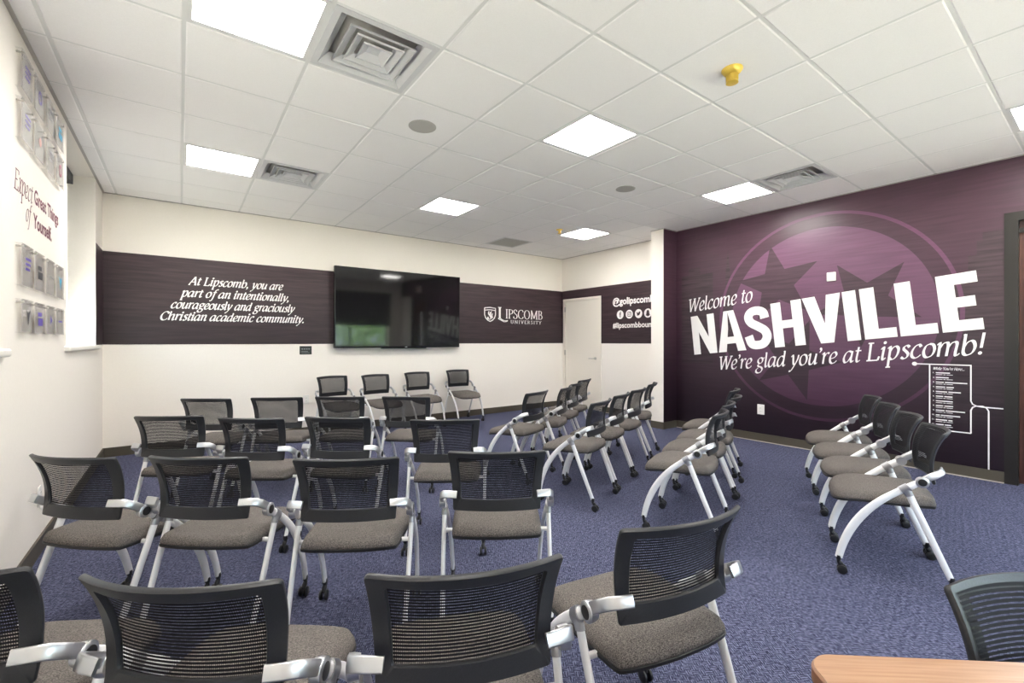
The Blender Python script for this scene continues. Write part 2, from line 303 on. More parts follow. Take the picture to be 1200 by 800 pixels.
G = {  # italic serif skeletons, x-height 10
 'a': (10, [[(7.5, 9), (5, 10), (2.5, 8.5), (1, 5), (1, 2), (2.5, 0), (5, 1.5), (7.5, 6)], [(8, 10), (7.5, 6), (7.2, 2), (8, .2), (9.6, 1.5)]]),
 'b': (9.5, [[(.4, 14.4), (1.6, 15)], [(1.6, 15), (1.5, 8), (1.5, 2), (3.5, 0), (6.5, 1.2), (8, 5), (7.2, 8.8), (5.2, 10), (3, 8.5), (1.5, 5.5)]]),
 'c': (8, [[(7, 8.3), (5.5, 10), (3, 8.8), (1.2, 5), (1.5, 1.5), (3.5, 0), (5.5, .6), (7.3, 2.3)]]),
 'd': (10, [[(7.5, 9), (5, 10), (2.5, 8.5), (1, 5), (1, 2), (2.5, 0), (5, 1.5), (7.5, 6)], [(6.6, 14.4), (8, 15)], [(8, 15), (7.6, 8), (7.2, 2), (8, .2), (9.6, 1.5)]]),
 'e': (8, [[(1.5, 4.2), (5, 5.2), (6.8, 7.5), (6, 9.7), (4.2, 10), (2, 8), (1.1, 4.5), (1.8, 1.2), (3.8, 0), (6, .8), (7.5, 2.4)]]),
 'f': (6.2, [[(8, 14.3), (6.8, 15.2), (5.2, 14.3), (4.2, 11), (3.4, 2), (2.6, -3), (1.2, -5.5), (-.8, -5.2)], [(1.2, 9.8), (7, 9.8)]]),
 'g': (9, [[(7, 9.2), (4.6, 10), (2.2, 8.4), (1.9, 5.8), (3.8, 4.2), (6.2, 5), (7.2, 7.6), (6.4, 9.6)], [(3.8, 4.2), (2.2, 2.6), (3, 1.2), (6, .2), (7.4, -1.8), (6, -4.6), (3, -5.5), (.6, -4.4), (.6, -2.2), (2.6, -.2)], [(7, 9.2), (9.4, 9.8)]]),
 'h': (10, [[(.4, 14.4), (1.6, 15)], [(1.6, 15), (1.5, 0)], [(1.5, 5.5), (4, 9.2), (6.3, 10), (7.5, 8.5), (7.1, 3), (7.3, .4), (8.4, .3), (9.6, 1.6)]]),
 'i': (4.8, [[(.2, 8.3), (1.7, 10), (2.2, 9), (1.8, 2), (2.6, .1), (4.2, 1.6)], 'dot', (2.6, 13.6)]),
 'l': (4.6, [[(.8, 14.4), (2, 15)], [(2, 15), (1.9, 8), (1.8, 2), (2.6, .1), (4.2, 1.6)]]),
 'm': (15.4, [[(.3, 8.6), (1.7, 10), (2, 9), (1.8, 0)], [(1.9, 5.5), (4, 9.2), (6, 10), (7.2, 8.5), (6.9, 0)], [(7, 5.5), (9.2, 9.2), (11.4, 10), (12.6, 8.5), (12.2, 3), (12.4, .4), (13.5, .3), (14.8, 1.6)]]),
 'n': (10, [[(.3, 8.6), (1.7, 10), (2, 9), (1.8, 0)], [(1.9, 5.5), (4.2, 9.2), (6.3, 10), (7.5, 8.5), (7.1, 3), (7.3, .4), (8.4, .3), (9.6, 1.6)]]),
 'o': (9, [[(4.6, 10), (2.2, 8.5), (1, 4.5), (2, .9), (4.2, 0), (6.8, 1.6), (7.9, 5.5), (6.9, 9), (4.6, 10)]]),
 'p': (9.4, [[(.3, 8.6), (1.7, 10), (2.1, 9), (1.9, 0), (1.8, -6)], [(.2, -6), (3.6, -6)], [(1.9, 5.5), (4, 9.2), (6.3, 10), (8, 8), (7.7, 4), (6, .8), (3.8, 0), (2, 1.4)]]),
 'r': (7, [[(.3, 8.6), (1.7, 10), (2.2, 9), (1.8, 0)], [(2, 5.5), (4, 9), (5.6, 10), (7, 9.2)]]),
 's': (7, [[(6.2, 8.6), (4.6, 10), (2.6, 9.2), (2.4, 7.2), (4.2, 5.4), (5.6, 3.4), (5, 1), (3, 0), (1, 1.2)]]),
 't': (5.8, [[(3.2, 13), (2.4, 6), (2.2, 2), (3.2, .1), (5.2, 1.5)], [(.6, 9.8), (5.6, 9.8)]]),
 'u': (10, [[(.3, 8.4), (1.7, 10), (2.2, 9), (1.7, 3), (2.4, .4), (4.4, .4), (6.8, 4), (7.8, 8)], [(8.1, 10), (7.4, 3), (7.8, .3), (9.6, 1.6)]]),
 'x': (8, [[(.5, 9), (1.8, 10), (3, 8.6), (5, 1.4), (6.2, 0), (7.4, 1.2)], [(7.6, 9.4), (6.4, 10), (4, 5.2), (1.6, .2), (.4, .6)]]),
 'y': (8.8, [[(.3, 8.4), (1.7, 10), (2.4, 8.6), (3, 3), (3.8, .6)], [(8, 10), (7.4, 6.5), (5.4, 2), (2.6, -3), (.6, -5.4), (-.8, -5)]]),
 'A': (12, [[(0, 0), (6.5, 14.4)], [(6.5, 14.4), (10, 0)], [(2.8, 5), (8.8, 5)], [(-1, 0), (2, 0)], [(8.2, 0), (11.8, 0)]]),
 'C': (12, [[(11, 11), (9.5, 13.5), (6.5, 14.3), (3, 12), (1.2, 7), (2.4, 2), (5.6, -.2), (9, .8), (11, 3.2)]]),
 'E': (11, [[(2.5, 14), (2.5, 0)], [(.6, 14), (9.4, 14)], [(9.4, 14), (9.8, 11.4)], [(2.5, 7.2), (7.4, 7.2)], [(.6, 0), (9.6, 0)], [(9.6, 0), (10.2, 3)]]),
 'H': (13, [[(2, 14), (2, 0)], [(10, 14), (10, 0)], [(2, 7), (10, 7)], [(.4, 14), (3.8, 14)], [(8.4, 14), (11.8, 14)], [(.4, 0), (3.8, 0)], [(8.4, 0), (11.8, 0)]]),
 'L': (10.5, [[(2.5, 14), (2.5, 0)], [(.5, 14), (4.8, 14)], [(.5, 0), (9, 0)], [(9, 0), (9.8, 3)]]),
 'W': (15.5, [[(1, 14), (3.2, 0)], [(3.2, 0), (8, 14)], [(8, 14), (10, 0)], [(10, 0), (15, 14)], [(-1, 14), (3, 14)], [(6.3, 14), (9.6, 14)], [(13.4, 14), (16.6, 14)]]),
 'Y': (11, [[(1, 14), (5, 6.5)], [(10, 14), (5, 6.5)], [(5, 6.5), (5, 0)], [(-.6, 14), (3, 14)], [(8.4, 14), (11.4, 14)], [(3.2, 0), (6.8, 0)]]),
 '!': (5, [[(2.6, 15), (2.1, 4.5)], 'dot', (1.9, .9)]), ',': (4.4, ['dot', (1.7, .9), [(2.3, .8), (1.9, -1.2), (.6, -2.8)]]),
 '.': (4.4, ['dot', (1.8, .9)]), "'": (3.6, ['dot', (2.0, 14.2), [(2.6, 14.2), (2.3, 12.4), (1.2, 10.8)]]), ' ': (5.2, [])}
def italic(text, bold=2.3, thin=0.7, shear=0.24, spread=0.0):
    F = Flat(); x = 0
    for ch in text:
        adv, st = G[ch]; g = Flat(); i = 0
        while i < len(st):
            if st[i] == 'dot': g.disc(st[i + 1][0], st[i + 1][1], bold * .56); i += 2; continue
            g.ribbon(st[i], bold, 0.52, thin); i += 1
        if ch == ' ': F.cut.append(len(F.f))
        F.merge(g, 1, 1, x, 0); x += adv + spread
    F.v = [(a + b * shear, b) for a, b in F.v]; return F
R = {  # upright roman capitals, height 14
 'L': (9.6, [[(2, 14), (2, 0)], [(.3, 14), (3.8, 14)], [(.3, 0), (8.6, 0)], [(8.6, 0), (9, 3)]]),
 'I': (4.6, [[(2.2, 14), (2.2, 0)], [(.4, 14), (4, 14)], [(.4, 0), (4, 0)]]),
 'P': (9, [[(2, 14), (2, 0)], [(.3, 0), (4, 0)], [(.3, 14), (4, 14), (7.4, 13), (8.2, 10.5), (7.2, 8), (4, 6.8), (2, 6.8)]]),
 'S': (8.4, [[(7, 11.4), (6, 13.6), (3.8, 14.2), (1.6, 12.6), (1.6, 10), (4, 7.6), (6.8, 5.4), (7.4, 2.6), (5.6, .2), (3.2, -.2), (1.2, .8), (.8, 3.2)]]),
 'C': (11.6, [[(10.6, 11), (9, 13.6), (6.4, 14.2), (3, 12.6), (1.2, 9), (1.2, 5), (3, 1.4), (6.4, -.2), (9, .6), (10.8, 3)]]),
 'O': (13, [[(6.2, 14.2), (2.8, 12.6), (1.1, 8.6), (1.1, 5.4), (2.8, 1.4), (6.2, -.2), (9.6, 1.4), (11.3, 5.4), (11.3, 8.6), (9.6, 12.6), (6.2, 14.2)]]),
 'M': (15, [[(2, 0), (2, 14)], [(2, 14), (7.2, 1)], [(7.2, 1), (12.4, 14)], [(12.6, 14), (12.8, 0)], [(.4, 0), (3.6, 0)], [(11, 0), (14.6, 0)], [(.6, 14), (2.4, 14)], [(12, 14), (14.2, 14)]]),
 'B': (9.6, [[(2, 14), (2, 0)], [(.3, 14), (4, 14), (6.8, 13), (7.4, 10.6), (6.2, 8.2), (3.6, 7.4)], [(3, 7.4), (6.6, 7), (8.6, 4.6), (8, 1.6), (5.4, .2), (.3, 0)]]),
 'U': (12, [[(2, 14), (2, 4), (3.6, .8), (6, 0), (8.6, 1), (9.8, 4), (9.8, 14)], [(.3, 14), (3.8, 14)], [(8.2, 14), (11.4, 14)]]),
 'N': (13, [[(2, 0), (2, 14)], [(2, 14), (10.6, 0)], [(10.6, 0), (10.6, 14)], [(.4, 0), (3.6, 0)], [(9, 14), (12.2, 14)], [(.4, 14), (2.2, 14)]]),
 'V': (11.4, [[(1.2, 14), (5.8, 0)], [(5.8, 0), (10.2, 14)], [(-.3, 14), (3, 14)], [(8.6, 14), (11.6, 14)]]),
 'E': (9, [[(2, 14), (2, 0)], [(.3, 14), (7.6, 14)], [(7.6, 14), (7.8, 11.6)], [(2, 7.2), (6, 7.2)], [(.3, 0), (8, 0)], [(8, 0), (8.4, 2.8)]]),
 'R': (10.4, [[(2, 14), (2, 0)], [(.3, 0), (4, 0)], [(.3, 14), (4, 14), (7, 13), (7.8, 10.5), (6.8, 8), (3.6, 7)], [(4.6, 7), (9.6, 0)]]),
 'T': (10, [[(5, 14), (5, 0)], [(.6, 14), (9.4, 14)], [(.6, 14), (.4, 11.4)], [(9.4, 14), (9.6, 11.4)], [(3.2, 0), (6.8, 0)]]),
 'Y': (11, [[(1, 14), (5.2, 6.5)], [(10, 14), (5.2, 6.5)], [(5.2, 6.5), (5.2, 0)], [(-.4, 14), (2.8, 14)], [(8.4, 14), (11.2, 14)], [(3.4, 0), (7, 0)]])}
def roman(text, bold=2.0, thin=0.8, spread=0.6):
    F = Flat(); x = 0
    for ch in text:
        adv, st = R[ch]; g = Flat()
        for q in st: g.ribbon(q, bold, 0.0, thin, curve=len(q) > 3)
        F.merge(g, 1, 1, x, 0); x += adv + spread
    return F
def sans(text, offset=0.02):
    cu = bpy.data.curves.new('t', 'FONT'); cu.body = text; cu.offset = offset; cu.resolution_u = 4
    o = bpy.data.objects.new('t', cu); COL.objects.link(o); dg = bpy.context.evaluated_depsgraph_get(); dg.update()
    me = bpy.data.meshes.new_from_object(o.evaluated_get(dg)); F = Flat()
    F.v = [(v.co.x, v.co.y) for v in me.vertices]; F.f = [tuple(p.vertices) for p in me.polygons]
    bpy.data.objects.remove(o); bpy.data.curves.remove(cu); bpy.data.meshes.remove(me); return F
def fit(F, x0, x1, y0, sy):
    a, b = F.xr(); k = (x1 - x0) / (b - a); H = Flat(); H.merge(F, k, sy, x0 - a * k, y0); H.cut = list(F.cut); return H
def words(F):
    c = [0] + F.cut + [len(F.f)]; out = []
    for a, b_ in zip(c, c[1:]):
        w = Flat(); w.v = F.v; w.f = F.f[a:b_]; out.append(w)
    return out

# ---------------------------------------------------------------- room shell
b = MB(); b.box(XL - .35, XD + .3, YS - .25, YT + .25, -0.12, 0); struct(b.obj('floor', M['carpet']))
# ceiling: separate tiles with stepped edges between white tees, one mesh each
TS = 0.6096; OX, OY = 0.031 * TS, -0.138 * TS
LIGHTS = [(0, 0), (4, 0), (8, 0), (0, 4), (4, 4), (8, 4), (0, 8), (4, 8), (8, 8)]
VENTS = [(1, 4), (1, 8), (8, 3)]; RETURN = (7, 10)
holes = set(LIGHTS + VENTS + [RETURN])
tb = MB()
for i in range(-2, 11):
    for j in range(-3, 12):
        if (i, j) in holes: continue
        x0, x1 = max(OX + i * TS, XL), min(OX + (i + 1) * TS, XD); y0, y1 = max(OY + j * TS, YS), min(OY + (j + 1) * TS, YT)
        if x1 - x0 < .03 or y1 - y0 < .03: continue
        g, h = 0.006, 0.016
        v = []
        for k, z in ((g, ZC + .006), (g, ZC + .001), (h, ZC - .005)):
            v += [(x0 + k, y0 + k, z), (x1 - k, y0 + k, z), (x1 - k, y1 - k, z), (x0 + k, y1 - k, z)]
        f = [(0, 1, 2, 3), (8, 9, 10, 11)]
        for a in (0, 4):
            for k in range(4): f.append((a + k, a + (k + 1) % 4, a + 4 + (k + 1) % 4, a + 4 + k))
        tb.add(v, f)
b = MB(); b.box(XL - .35, XD + .3, YS - .25, YT + .25, ZC + .22, ZC + .32); struct(b.obj('ceiling_deck', M['tile'])).name = 'ceiling.001'
struct(tb.obj('ceiling', M['tile']))
gb = MB()
for i in range(-1, 11):
    x = OX + i * TS
    if XL < x < XD: gb.box(x - .012, x + .012, YS, YT, ZC - .001, ZC + .012)
for j in range(-2, 12):
    y = OY + j * TS
    if YS < y < YT: gb.box(XL, XD, y - .012, y + .012, ZC - .0005, ZC + .011)
struct(gb.obj('trim_1', M['tee']))
eb = MB()
for (x0, x1, y0, y1) in ((XL, XL + .02, YS, YT), (XL, XD, YT - .02, YT), (XD - .02, XD, YSTUB2, YT), (XSTUB, XSTUB - .02, YSTUB, YSTUB2), (XSTUB, XR, YSTUB - .02, YSTUB), (XR - .02, XR, YS, YSTUB), (XL, XR, YS, YS + .02)):
    eb.box(min(x0, x1), max(x0, x1), y0, y1, ZC - .012, ZC - .002)
struct(eb.obj('trim_2', M['edge']))
# left wall with two window niches
WZ = 1.288; NICHES = [(1.72, 3.22), (4.89, 6.40)]; XG = XL - .29
def wall(name, boxes, m='wall'):
    q = MB()
    for t in boxes: q.box(*t)
    return struct(q.obj(name, M[m]))
xo = XL - .35; ZT = ZC + .24
wall('wall_left', [(xo, XL, YS - .25, NICHES[0][0], 0, ZT), (xo, XL, NICHES[0][1], NICHES[1][0], 0, ZT), (xo, XL, NICHES[1][1], YT + .25, 0, ZT),
                   (xo, XL, NICHES[0][0], NICHES[0][1], 0, WZ - .04), (xo, XL, NICHES[1][0], NICHES[1][1], 0, WZ - .04),
                   (xo, XL, NICHES[0][0], NICHES[0][1], ZC - .002, ZT), (xo, XL, NICHES[1][0], NICHES[1][1], ZC - .002, ZT)])
wall('wall_back', [(XL, XD + .3, YT, YT + .25, 0, ZT)])
DY0, DY1, DZ = 5.86, 6.86, 2.17
wall('wall_alcove', [(XD, XD + .2, YSTUB2, DY0, 0, ZT), (XD, XD + .2, DY0, DY1, DZ, ZT), (XD, XD + .2, DY1, YT, 0, ZT)])
wall('wall_stub', [(XSTUB, XD + .2, YSTUB, YSTUB2, 0, ZT)])
EY0, EY1, EZ = -0.42, 0.60, 2.47
wall('wall_right', [(XR, XD + .2, EY1, YSTUB, 0, ZT), (XR, XD + .2, YS - .25, EY0, 0, ZT), (XR, XD + .2, EY0, EY1, EZ, ZT)])
SW = (0.7, 5.75, 0.80, 2.55)  # window stretched past its known width to let more daylight reach the ceiling
wall('wall_front', [(XL, SW[0], YS - .25, YS, 0, ZT), (SW[1], XD + .2, YS - .25, YS, 0, ZT), (SW[0], SW[1], YS - .25, YS, 0, SW[2]), (SW[0], SW[1], YS - .25, YS, SW[3], ZT)])
# baseboards
def bb(name, boxes):
    q = MB()
    for t in boxes: q.box(*t)
    return struct(q.obj(name, M['base']))
bb('baseboard_left', [(XL, XL + .012, YS, YT, 0, .105)]); bb('baseboard_back', [(XL + .012, XD, YT - .012, YT, 0, .105)])
bb('baseboard_alcove', [(XD - .012, XD, YSTUB2, DY0 - .05, 0, .105)])
bb('baseboard_stub', [(XSTUB - .012, XSTUB, YSTUB - .012, YSTUB2, 0, .105), (XSTUB, XR, YSTUB - .012, YSTUB, 0, .105)])
bb('baseboard_right', [(XR - .012, XR, EY1 + .06, YSTUB - .012, 0, .105), (XR - .012, XR, YS, EY0 - .06, 0, .105)])
b = MB(); b.box(XR - .026, XR - .012, EY1 + .06, YSTUB - .02, 0, .008); b.box(XD - .026, XD - .012, YSTUB2, DY0 - .05, 0, .006); struct(b.obj('trim_3', M['strip']))
# windows in the left wall and in the wall behind the camera
def window(n, axis, a0, a1, z0, z1, plane, sill=True):
    root = thing('window_%d' % n, None, None); root['kind'] = 'structure'
    def bx(q, a, b_, c, d, t):  # a..b along wall, c..d height, t half thickness
        if axis == 'y': q.box(plane - t, plane + t, a, b_, c, d)
        else: q.box(a, b_, plane - t, plane + t, c, d)
    f = MB(); w = .045
    mull = [(a0 + (a1 - a0) * k / nm - .02, a0 + (a1 - a0) * k / nm + .02, z0, z1) for nm in [max(2, round((a1 - a0) / 1.3))] for k in range(1, nm)]
    for t in mull + [(a0, a1, z0, z0 + w), (a0, a1, z1 - w, z1), (a0, a0 + w, z0, z1), (a1 - w, a1, z0, z1)]: bx(f, *t, .03)
    f.obj('window_frame', M['frame_dark'] if axis == 'x' else M['white_plastic'], root)
    g = MB(); bx(g, a0 + w, a1 - w, z0 + w, z1 - w, .003); g.obj('pane', M['glass'], root)
    if sill:
        s = MB(); s.bevbox(XG, XL + .035, a0 - .085, a1 + .085, z0 - .04, z0, .012, 3) if axis == 'y' else s.bevbox(a0 - .05, a1 + .05, YS - .2, YS + .03, z0 - .04, z0, .01)
        s.obj('window_sill', M['reveal'], root, 40)
    return root
window(1, 'y', NICHES[1][0], NICHES[1][1], WZ, ZC - .002, XG)
window(2, 'y', NICHES[0][0], NICHES[0][1], WZ, ZC - .002, XG)
window(3, 'x', SW[0], SW[1], SW[2], SW[3], YS - .15)
def roller(label, axis, a0, a1, ztop, zbot, plane):
    root = thing('roller_shade', label, 'window shade')
    def B(q, p0, p1, a, b_, c, d): q.box(p0, p1, a, b_, c, d) if axis == 'y' else q.box(a, b_, p0, p1, c, d)
    h = MB(); B(h, plane, plane + .085, a0, a1, ztop - .095, ztop); h.obj('cassette', M['shade_box'], root)
    s = MB(); B(s, plane + .03, plane + .033, a0 + .005, a1 - .005, zbot, ztop - .09); s.obj('shade_cloth', M['shade'], root)
    r = MB(); B(r, plane + .024, plane + .039, a0 + .02, a1 - .02, zbot - .02, zbot); r.obj('bottom_bar', M['shade_box'], root)
roller('dark roller shade at the head of the window niche by the quote banner', 'y', 4.90, 6.39, ZC - .005, 1.66, XL - .255)
roller('dark roller shade at the left window nearest the camera', 'y', 1.73, 3.21, ZC - .005, 1.66, XL - .255)
roller('dark roller shade over the window behind the camera', 'x', SW[0] - .05, SW[1] + .05, 2.62, 1.52, YS + .005)
# white door in the alcove wall
d1 = struct(thing('door_1', None, None))
b = MB(); b.bevbox(XD + .012, XD + .055, DY0 + .03, DY1 - .03, .008, DZ - .03, .003, 1); b.obj('door_leaf', M['door_white'], d1, 40)
b = MB()
for t in ((DY0 - .02, DY0 + .03, 0, DZ + .02), (DY1 - .03, DY1 + .02, 0, DZ + .02), (DY0 + .03, DY1 - .03, DZ - .03, DZ + .02)): b.box(XD - .012, XD + .10, *t)
b.obj('door_frame', M['door_white'], d1)
b = MB(); b.lathe([(.026, 0), (.026, .012), (.011, .014), (.011, .05)], (XD + .012, 6.0, 1.0), (-1, 0, 0), 16)
b.sweep([(XD - .036, 6.0, 1.0), (XD - .04, 6.03, 1.0), (XD - .04, 6.13, .998)], .009, .009, (1, 0, 0), 10); b.obj('door_handle', M['steel'], d1, 40)
for z in (1.1, 1.98, .25):
    b = MB(); b.box(XD - .018, XD + .012, DY1 - .036, DY1 - .018, z - .05, z + .05); b.obj('hinge', M['steel'], d1)
# mahogany door in the right wall
d2 = struct(thing('door_2', None, None))
b = MB()
for t in ((EY0 - .06, EY0 + .03, 0, EZ + .05), (EY1 - .03, EY1 + .06, 0, EZ + .05), (EY0 + .03, EY1 - .03, EZ - .03, EZ + .05)): b.box(XR - .012, XR + .16, *t)
b.box(XR + .02, XR + .16, EY0 + .03, EY1 - .03, EZ - .14, EZ - .10)
b.obj('door_frame', M['frame_dark'], d2)
b = MB(); y0, y1 = EY0 + .02, EY1 - .02
for t in ((y0, y1 - .48, .01, EZ - .02), (y1 - .34, y1, .01, EZ - .02), (y1 - .48, y1 - .34, .01, .35), (y1 - .48, y1 - .34, 2.0, EZ - .02)): b.box(XR + .055, XR + .10, *t)
b.obj('door_leaf', M['wood_dark'], d2)
b = MB(); b.box(XR + .074, XR + .080, y1 - .48, y1 - .34, .35, 2.0); b.obj('pane', M['glass'], d2)
b = MB(); b.lathe([(.028, 0), (.028, .012), (.011, .014), (.011, .05)], (XR + .055, EY0 + .12, 1.0), (-1, 0, 0), 16)
b.sweep([(XR + .008, EY0 + .12, 1.0), (XR + .004, EY0 + .15, 1.0), (XR + .004, EY0 + .25, 1.0)], .009, .009, (1, 0, 0), 10); b.obj('door_handle', M['steel'], d2, 40)

# ---------------------------------------------------------------- ceiling fittings
def cell(i, j): return OX + (i + .5) * TS, OY + (j + .5) * TS
def make_light():
    root = thing('ceiling_light', 'x', 'ceiling light', group='square recessed ceiling lights')
    h = TS / 2 - .012; b = MB()
    for t in ((-h, h, -h, -h + .022), (-h, h, h - .022, h), (-h, -h + .022, -h, h), (h - .022, h, -h, h)): b.box(*t, -.004, .03)
    b.box(-h, h, -h, h, .03, .04); b.obj('frame', M['tee'], root)
    b = MB(); b.box(-h + .021, h - .021, -h + .021, h - .021, .004, .012); b.obj('diffuser', M['lamp'], root); return root
LIGHT_LABEL = {(0, 4): 'square ceiling light left of the large air vent, biggest in view', (0, 8): 'square ceiling light above the quote banner at the far left',
 (4, 8): 'square ceiling light near the television, fourth tile row out', (4, 4): 'square ceiling light in the middle of the ceiling', (8, 4): 'square ceiling light beside the vent by the purple mural',
 (8, 8): 'square ceiling light in the far right corner beside a small sprinkler', (8, 0): 'square ceiling light cut by the right edge above the dark door', (0, 0): 'square ceiling light right above the camera', (4, 0): 'square ceiling light out of view on the right'}
L0 = make_light()
for k, c in enumerate(LIGHTS):
    o = L0 if k == 0 else copy_tree(L0)
    x, y = cell(*c); o.location = (x, y, ZC); o['label'] = LIGHT_LABEL[c]
def pyramid(b, r0, z0, r1, z1, t=.006):
    v = []
    for r, z in ((r0, z0), (r1, z1), (r1, z1 - t), (r0, z0 - t)): v += [(-r, -r, z), (r, -r, z), (r, r, z), (-r, r, z)]
    f = []
    for a in range(4):
        c = ((a + 1) % 4)
        for k in range(4): f.append((a * 4 + k, a * 4 + (k + 1) % 4, c * 4 + (k + 1) % 4, c * 4 + k))
    b.add(v, f)
def make_vent():
    root = thing('air_vent', 'x', 'air vent', group='square ceiling air vents'); h = TS / 2 - .012
    b = MB(); pyramid(b, h, .002, h - .035, .001); pyramid(b, h - .035, .0, h - .085, .055); b.obj('frame', M['vent'], root)
    for r in (.165, .112, .058):
        b = MB(); pyramid(b, r + .026, .003, r - .020, .030)
        R_ = r + .026
        for t in ((-R_, R_, -R_, -R_ + .004), (-R_, R_, R_ - .004, R_), (-R_, -R_ + .004, -R_, R_), (R_ - .004, R_, -R_, R_)): b.box(*t, -.007, .004)
        if r < .06: b.box(-.045, .045, -.045, .045, .026, .032)
        b.obj('cone', M['vent'], root)
    b = MB(); b.box(-h, h, -h, h, .075, .08); b.obj('duct', M['speaker'], root)
    b = MB(); b.box(-.04, .10, .06, .17, .066, .074); b.obj('damper', M['dark'], root)
    b = MB()
    for t in ((-h, h, -h, -h + .01), (-h, h, h - .01, h), (-h, -h + .01, -h, h), (h - .01, h, -h, h)): b.box(*t, .0, .075)
    b.obj('plenum_box', M['vent'], root); return root
V0 = make_vent()
for k, (c, lb) in enumerate(zip(VENTS, ('large square air vent next to the biggest ceiling light', 'square air vent beside the light above the quote banner', 'square air vent at the top of the purple mural wall'))):
    o = V0 if k == 0 else copy_tree(V0); x, y = cell(*c); o.location = (x, y, ZC); o['label'] = lb
x, y = cell(*RETURN); rt = thing('return_grille', 'flat grey return grille in the far part of the ceiling before the corner light', 'air vent', (x, y, ZC))
b = MB(); h = TS / 2 - .012
for t in ((-h, h, -h, -h + .03), (-h, h, h - .03, h), (-h, -h + .03, -h, h), (h - .03, h, -h, h)): b.box(*t, -.003, .01)
b.obj('frame', M['vent'], rt); b = MB()
for k in range(22):
    q = -h + .04 + k * (2 * h - .08) / 21; b.box(-h + .03, h - .03, q - .008, q + .006, .0, .004)
b.obj('louvre', M['speaker'], rt); b = MB(); b.box(-h, h, -h, h, .012, .02); b.obj('backing', M['dark'], rt)
for (x, y, lb) in ((1.55, 3.30, 'round ceiling speaker behind the large air vent'), (4.01, 3.30, 'round ceiling speaker towards the purple mural, farther away')):
    s = thing('ceiling_speaker', lb, 'speaker', (x, y, ZC - .005), 0, 'round ceiling speakers')
    b = MB(); b.lathe([(.108, .004), (.108, -.004), (.098, -.007), (.098, .0)], (0, 0, 0), (0, 0, 1), 36); b.obj('rim', M['speaker'], s, 40)
    b = MB(); b.lathe([(.097, .0), (.097, -.006), (.06, -.0075), (.01, -.008)], (0, 0, 0), (0, 0, 1), 36); b.obj('grille', M['speaker'], s, 40)
s = thing('sprinkler_head', 'yellow brass sprinkler head on the ceiling tile near the camera', 'sprinkler', (2.79, 1.456, ZC - .005), 0, 'ceiling sprinklers'); s.scale = (1.35, 1.35, 1.25)
b = MB(); b.lathe([(.046, 0), (.046, -.006), (.034, -.022), (.024, -.028)], (0, 0, 0), (0, 0, 1), 24); b.obj('escutcheon', M['brass'], s, 40)
b = MB(); n = 16
b.lathe([(.023, -.028), (.023, -.06), (.019, -.062)], (0, 0, 0), (0, 0, 1), 20)
for k in range(n):
    a = 2 * PI * k / n; b.sweep([(.024 * math.cos(a), .024 * math.sin(a), -.028), (.024 * math.cos(a), .024 * math.sin(a), -.058)], .0028, .0028, (1, 0, 0), 6)
b.obj('cap', M['brass'], s, 40)
b = MB(); b.lathe([(.025, -.06), (.027, -.068), (.018, -.071)], (0, 0, 0), (0, 0, 1), 20); b.obj('deflector', M['brass'], s, 40)
s = thing('sprinkler_head', 'small sprinkler head beside the ceiling light in the far right corner', 'sprinkler', (4.66, 5.10, ZC - .005), 0, 'ceiling sprinklers')
b = MB(); b.lathe([(.05, 0), (.05, -.008), (.022, -.014), (.018, -.05), (.03, -.056), (.03, -.062)], (0, 0, 0), (0, 0, 1), 20); b.obj('body', M['brass'], s, 40)

# ---------------------------------------------------------------- purple banners with lettering
UP = (0, 0, 1)
bn = thing('wall_banner', 'dark purple banner band along the wall behind the television, with white quote and university logo', 'banner', (0, 0, 0), 0, None)
b = MB(); b.box(XL + .001, XD - .001, YT - .004, YT - .0005, 1.29, 2.362); b.box(XL + .0005, XL + .004, NICHES[1][1], YT - .004, 1.29, 2.362); b.obj('banner_print', M['banner'], bn)
QO = (0, YT - .0045, 0)
for k, (txt, x0, x1, z) in enumerate((('At Lipscomb, you are', .085, 1.16, 2.035), ('part of an intentionally,', .0, 1.225, 1.883), ('courageously and graciously', -.09, 1.31, 1.735), ('Christian academic community.', -.19, 1.42, 1.588))):
    F = fit(italic(txt, 2.9, 1.2, .30), x0, x1, z, .0071)
    for w_ in words(F): w_.obj('quote_word', M['white_print'], QO, (1, 0, 0), UP, bn, .0004)
lg = Flat(); lg.merge(fit(roman('IPSCOMB'), 4.955, 5.86, 1.765, .0118))
big = Flat(); big.ribbon([(2, 14), (2, 0)], 2.2, 0, .8); big.ribbon([(.3, 14), (3.8, 14)], 1, None, 1) if False else big.rect(.2, 3.8, 13.4, 14.2)
big.ribbon([(.2, .4), (2.4, .2), (5, -1.6), (8, -2.6), (10.4, -2.2), (10.2, -3.2), (7, -3.8), (3.8, -2.2), (.2, -.2)], 1.1, .6, .8)
lg.merge(big, .0205, .0150, 4.775, 1.755)
lg.merge(fit(roman('UNIVERSITY', 2.0, .9, 4.0), 5.07, 5.83, 1.668, .0044))
lg.obj('logo_lettering', M['white_print'], QO, (1, 0, 0), UP, bn, .0004)
sh = Flat()
outl = [(0, 10), (0, 5), (.8, 2.5), (2.4, .8), (4, 0), (5.6, .8), (7.2, 2.5), (8, 5), (8, 10), (4, 10.5), (0, 10)]
sh.ribbon(outl, .7, None or 0.0, .7, curve=False)
sh.ribbon([(0.2, 8.3), (4, 8.7), (7.8, 8.3)], .6, 1.57, .6)
sh.ribbon([(5.4, 7.6), (4.4, 6.6), (4.2, 4.4), (4.8, 2.6), (3.8, 1.6), (2.4, 2.2), (2.6, 3.4)], 1.3, .3, .5)
sh.ribbon([(3.2, 7.6), (2.9, 6), (3.6, 4.4)], .9, .3, .5); sh.ribbon([(5.6, 6), (5.4, 4), (6.0, 2.8)], .8, .3, .5)
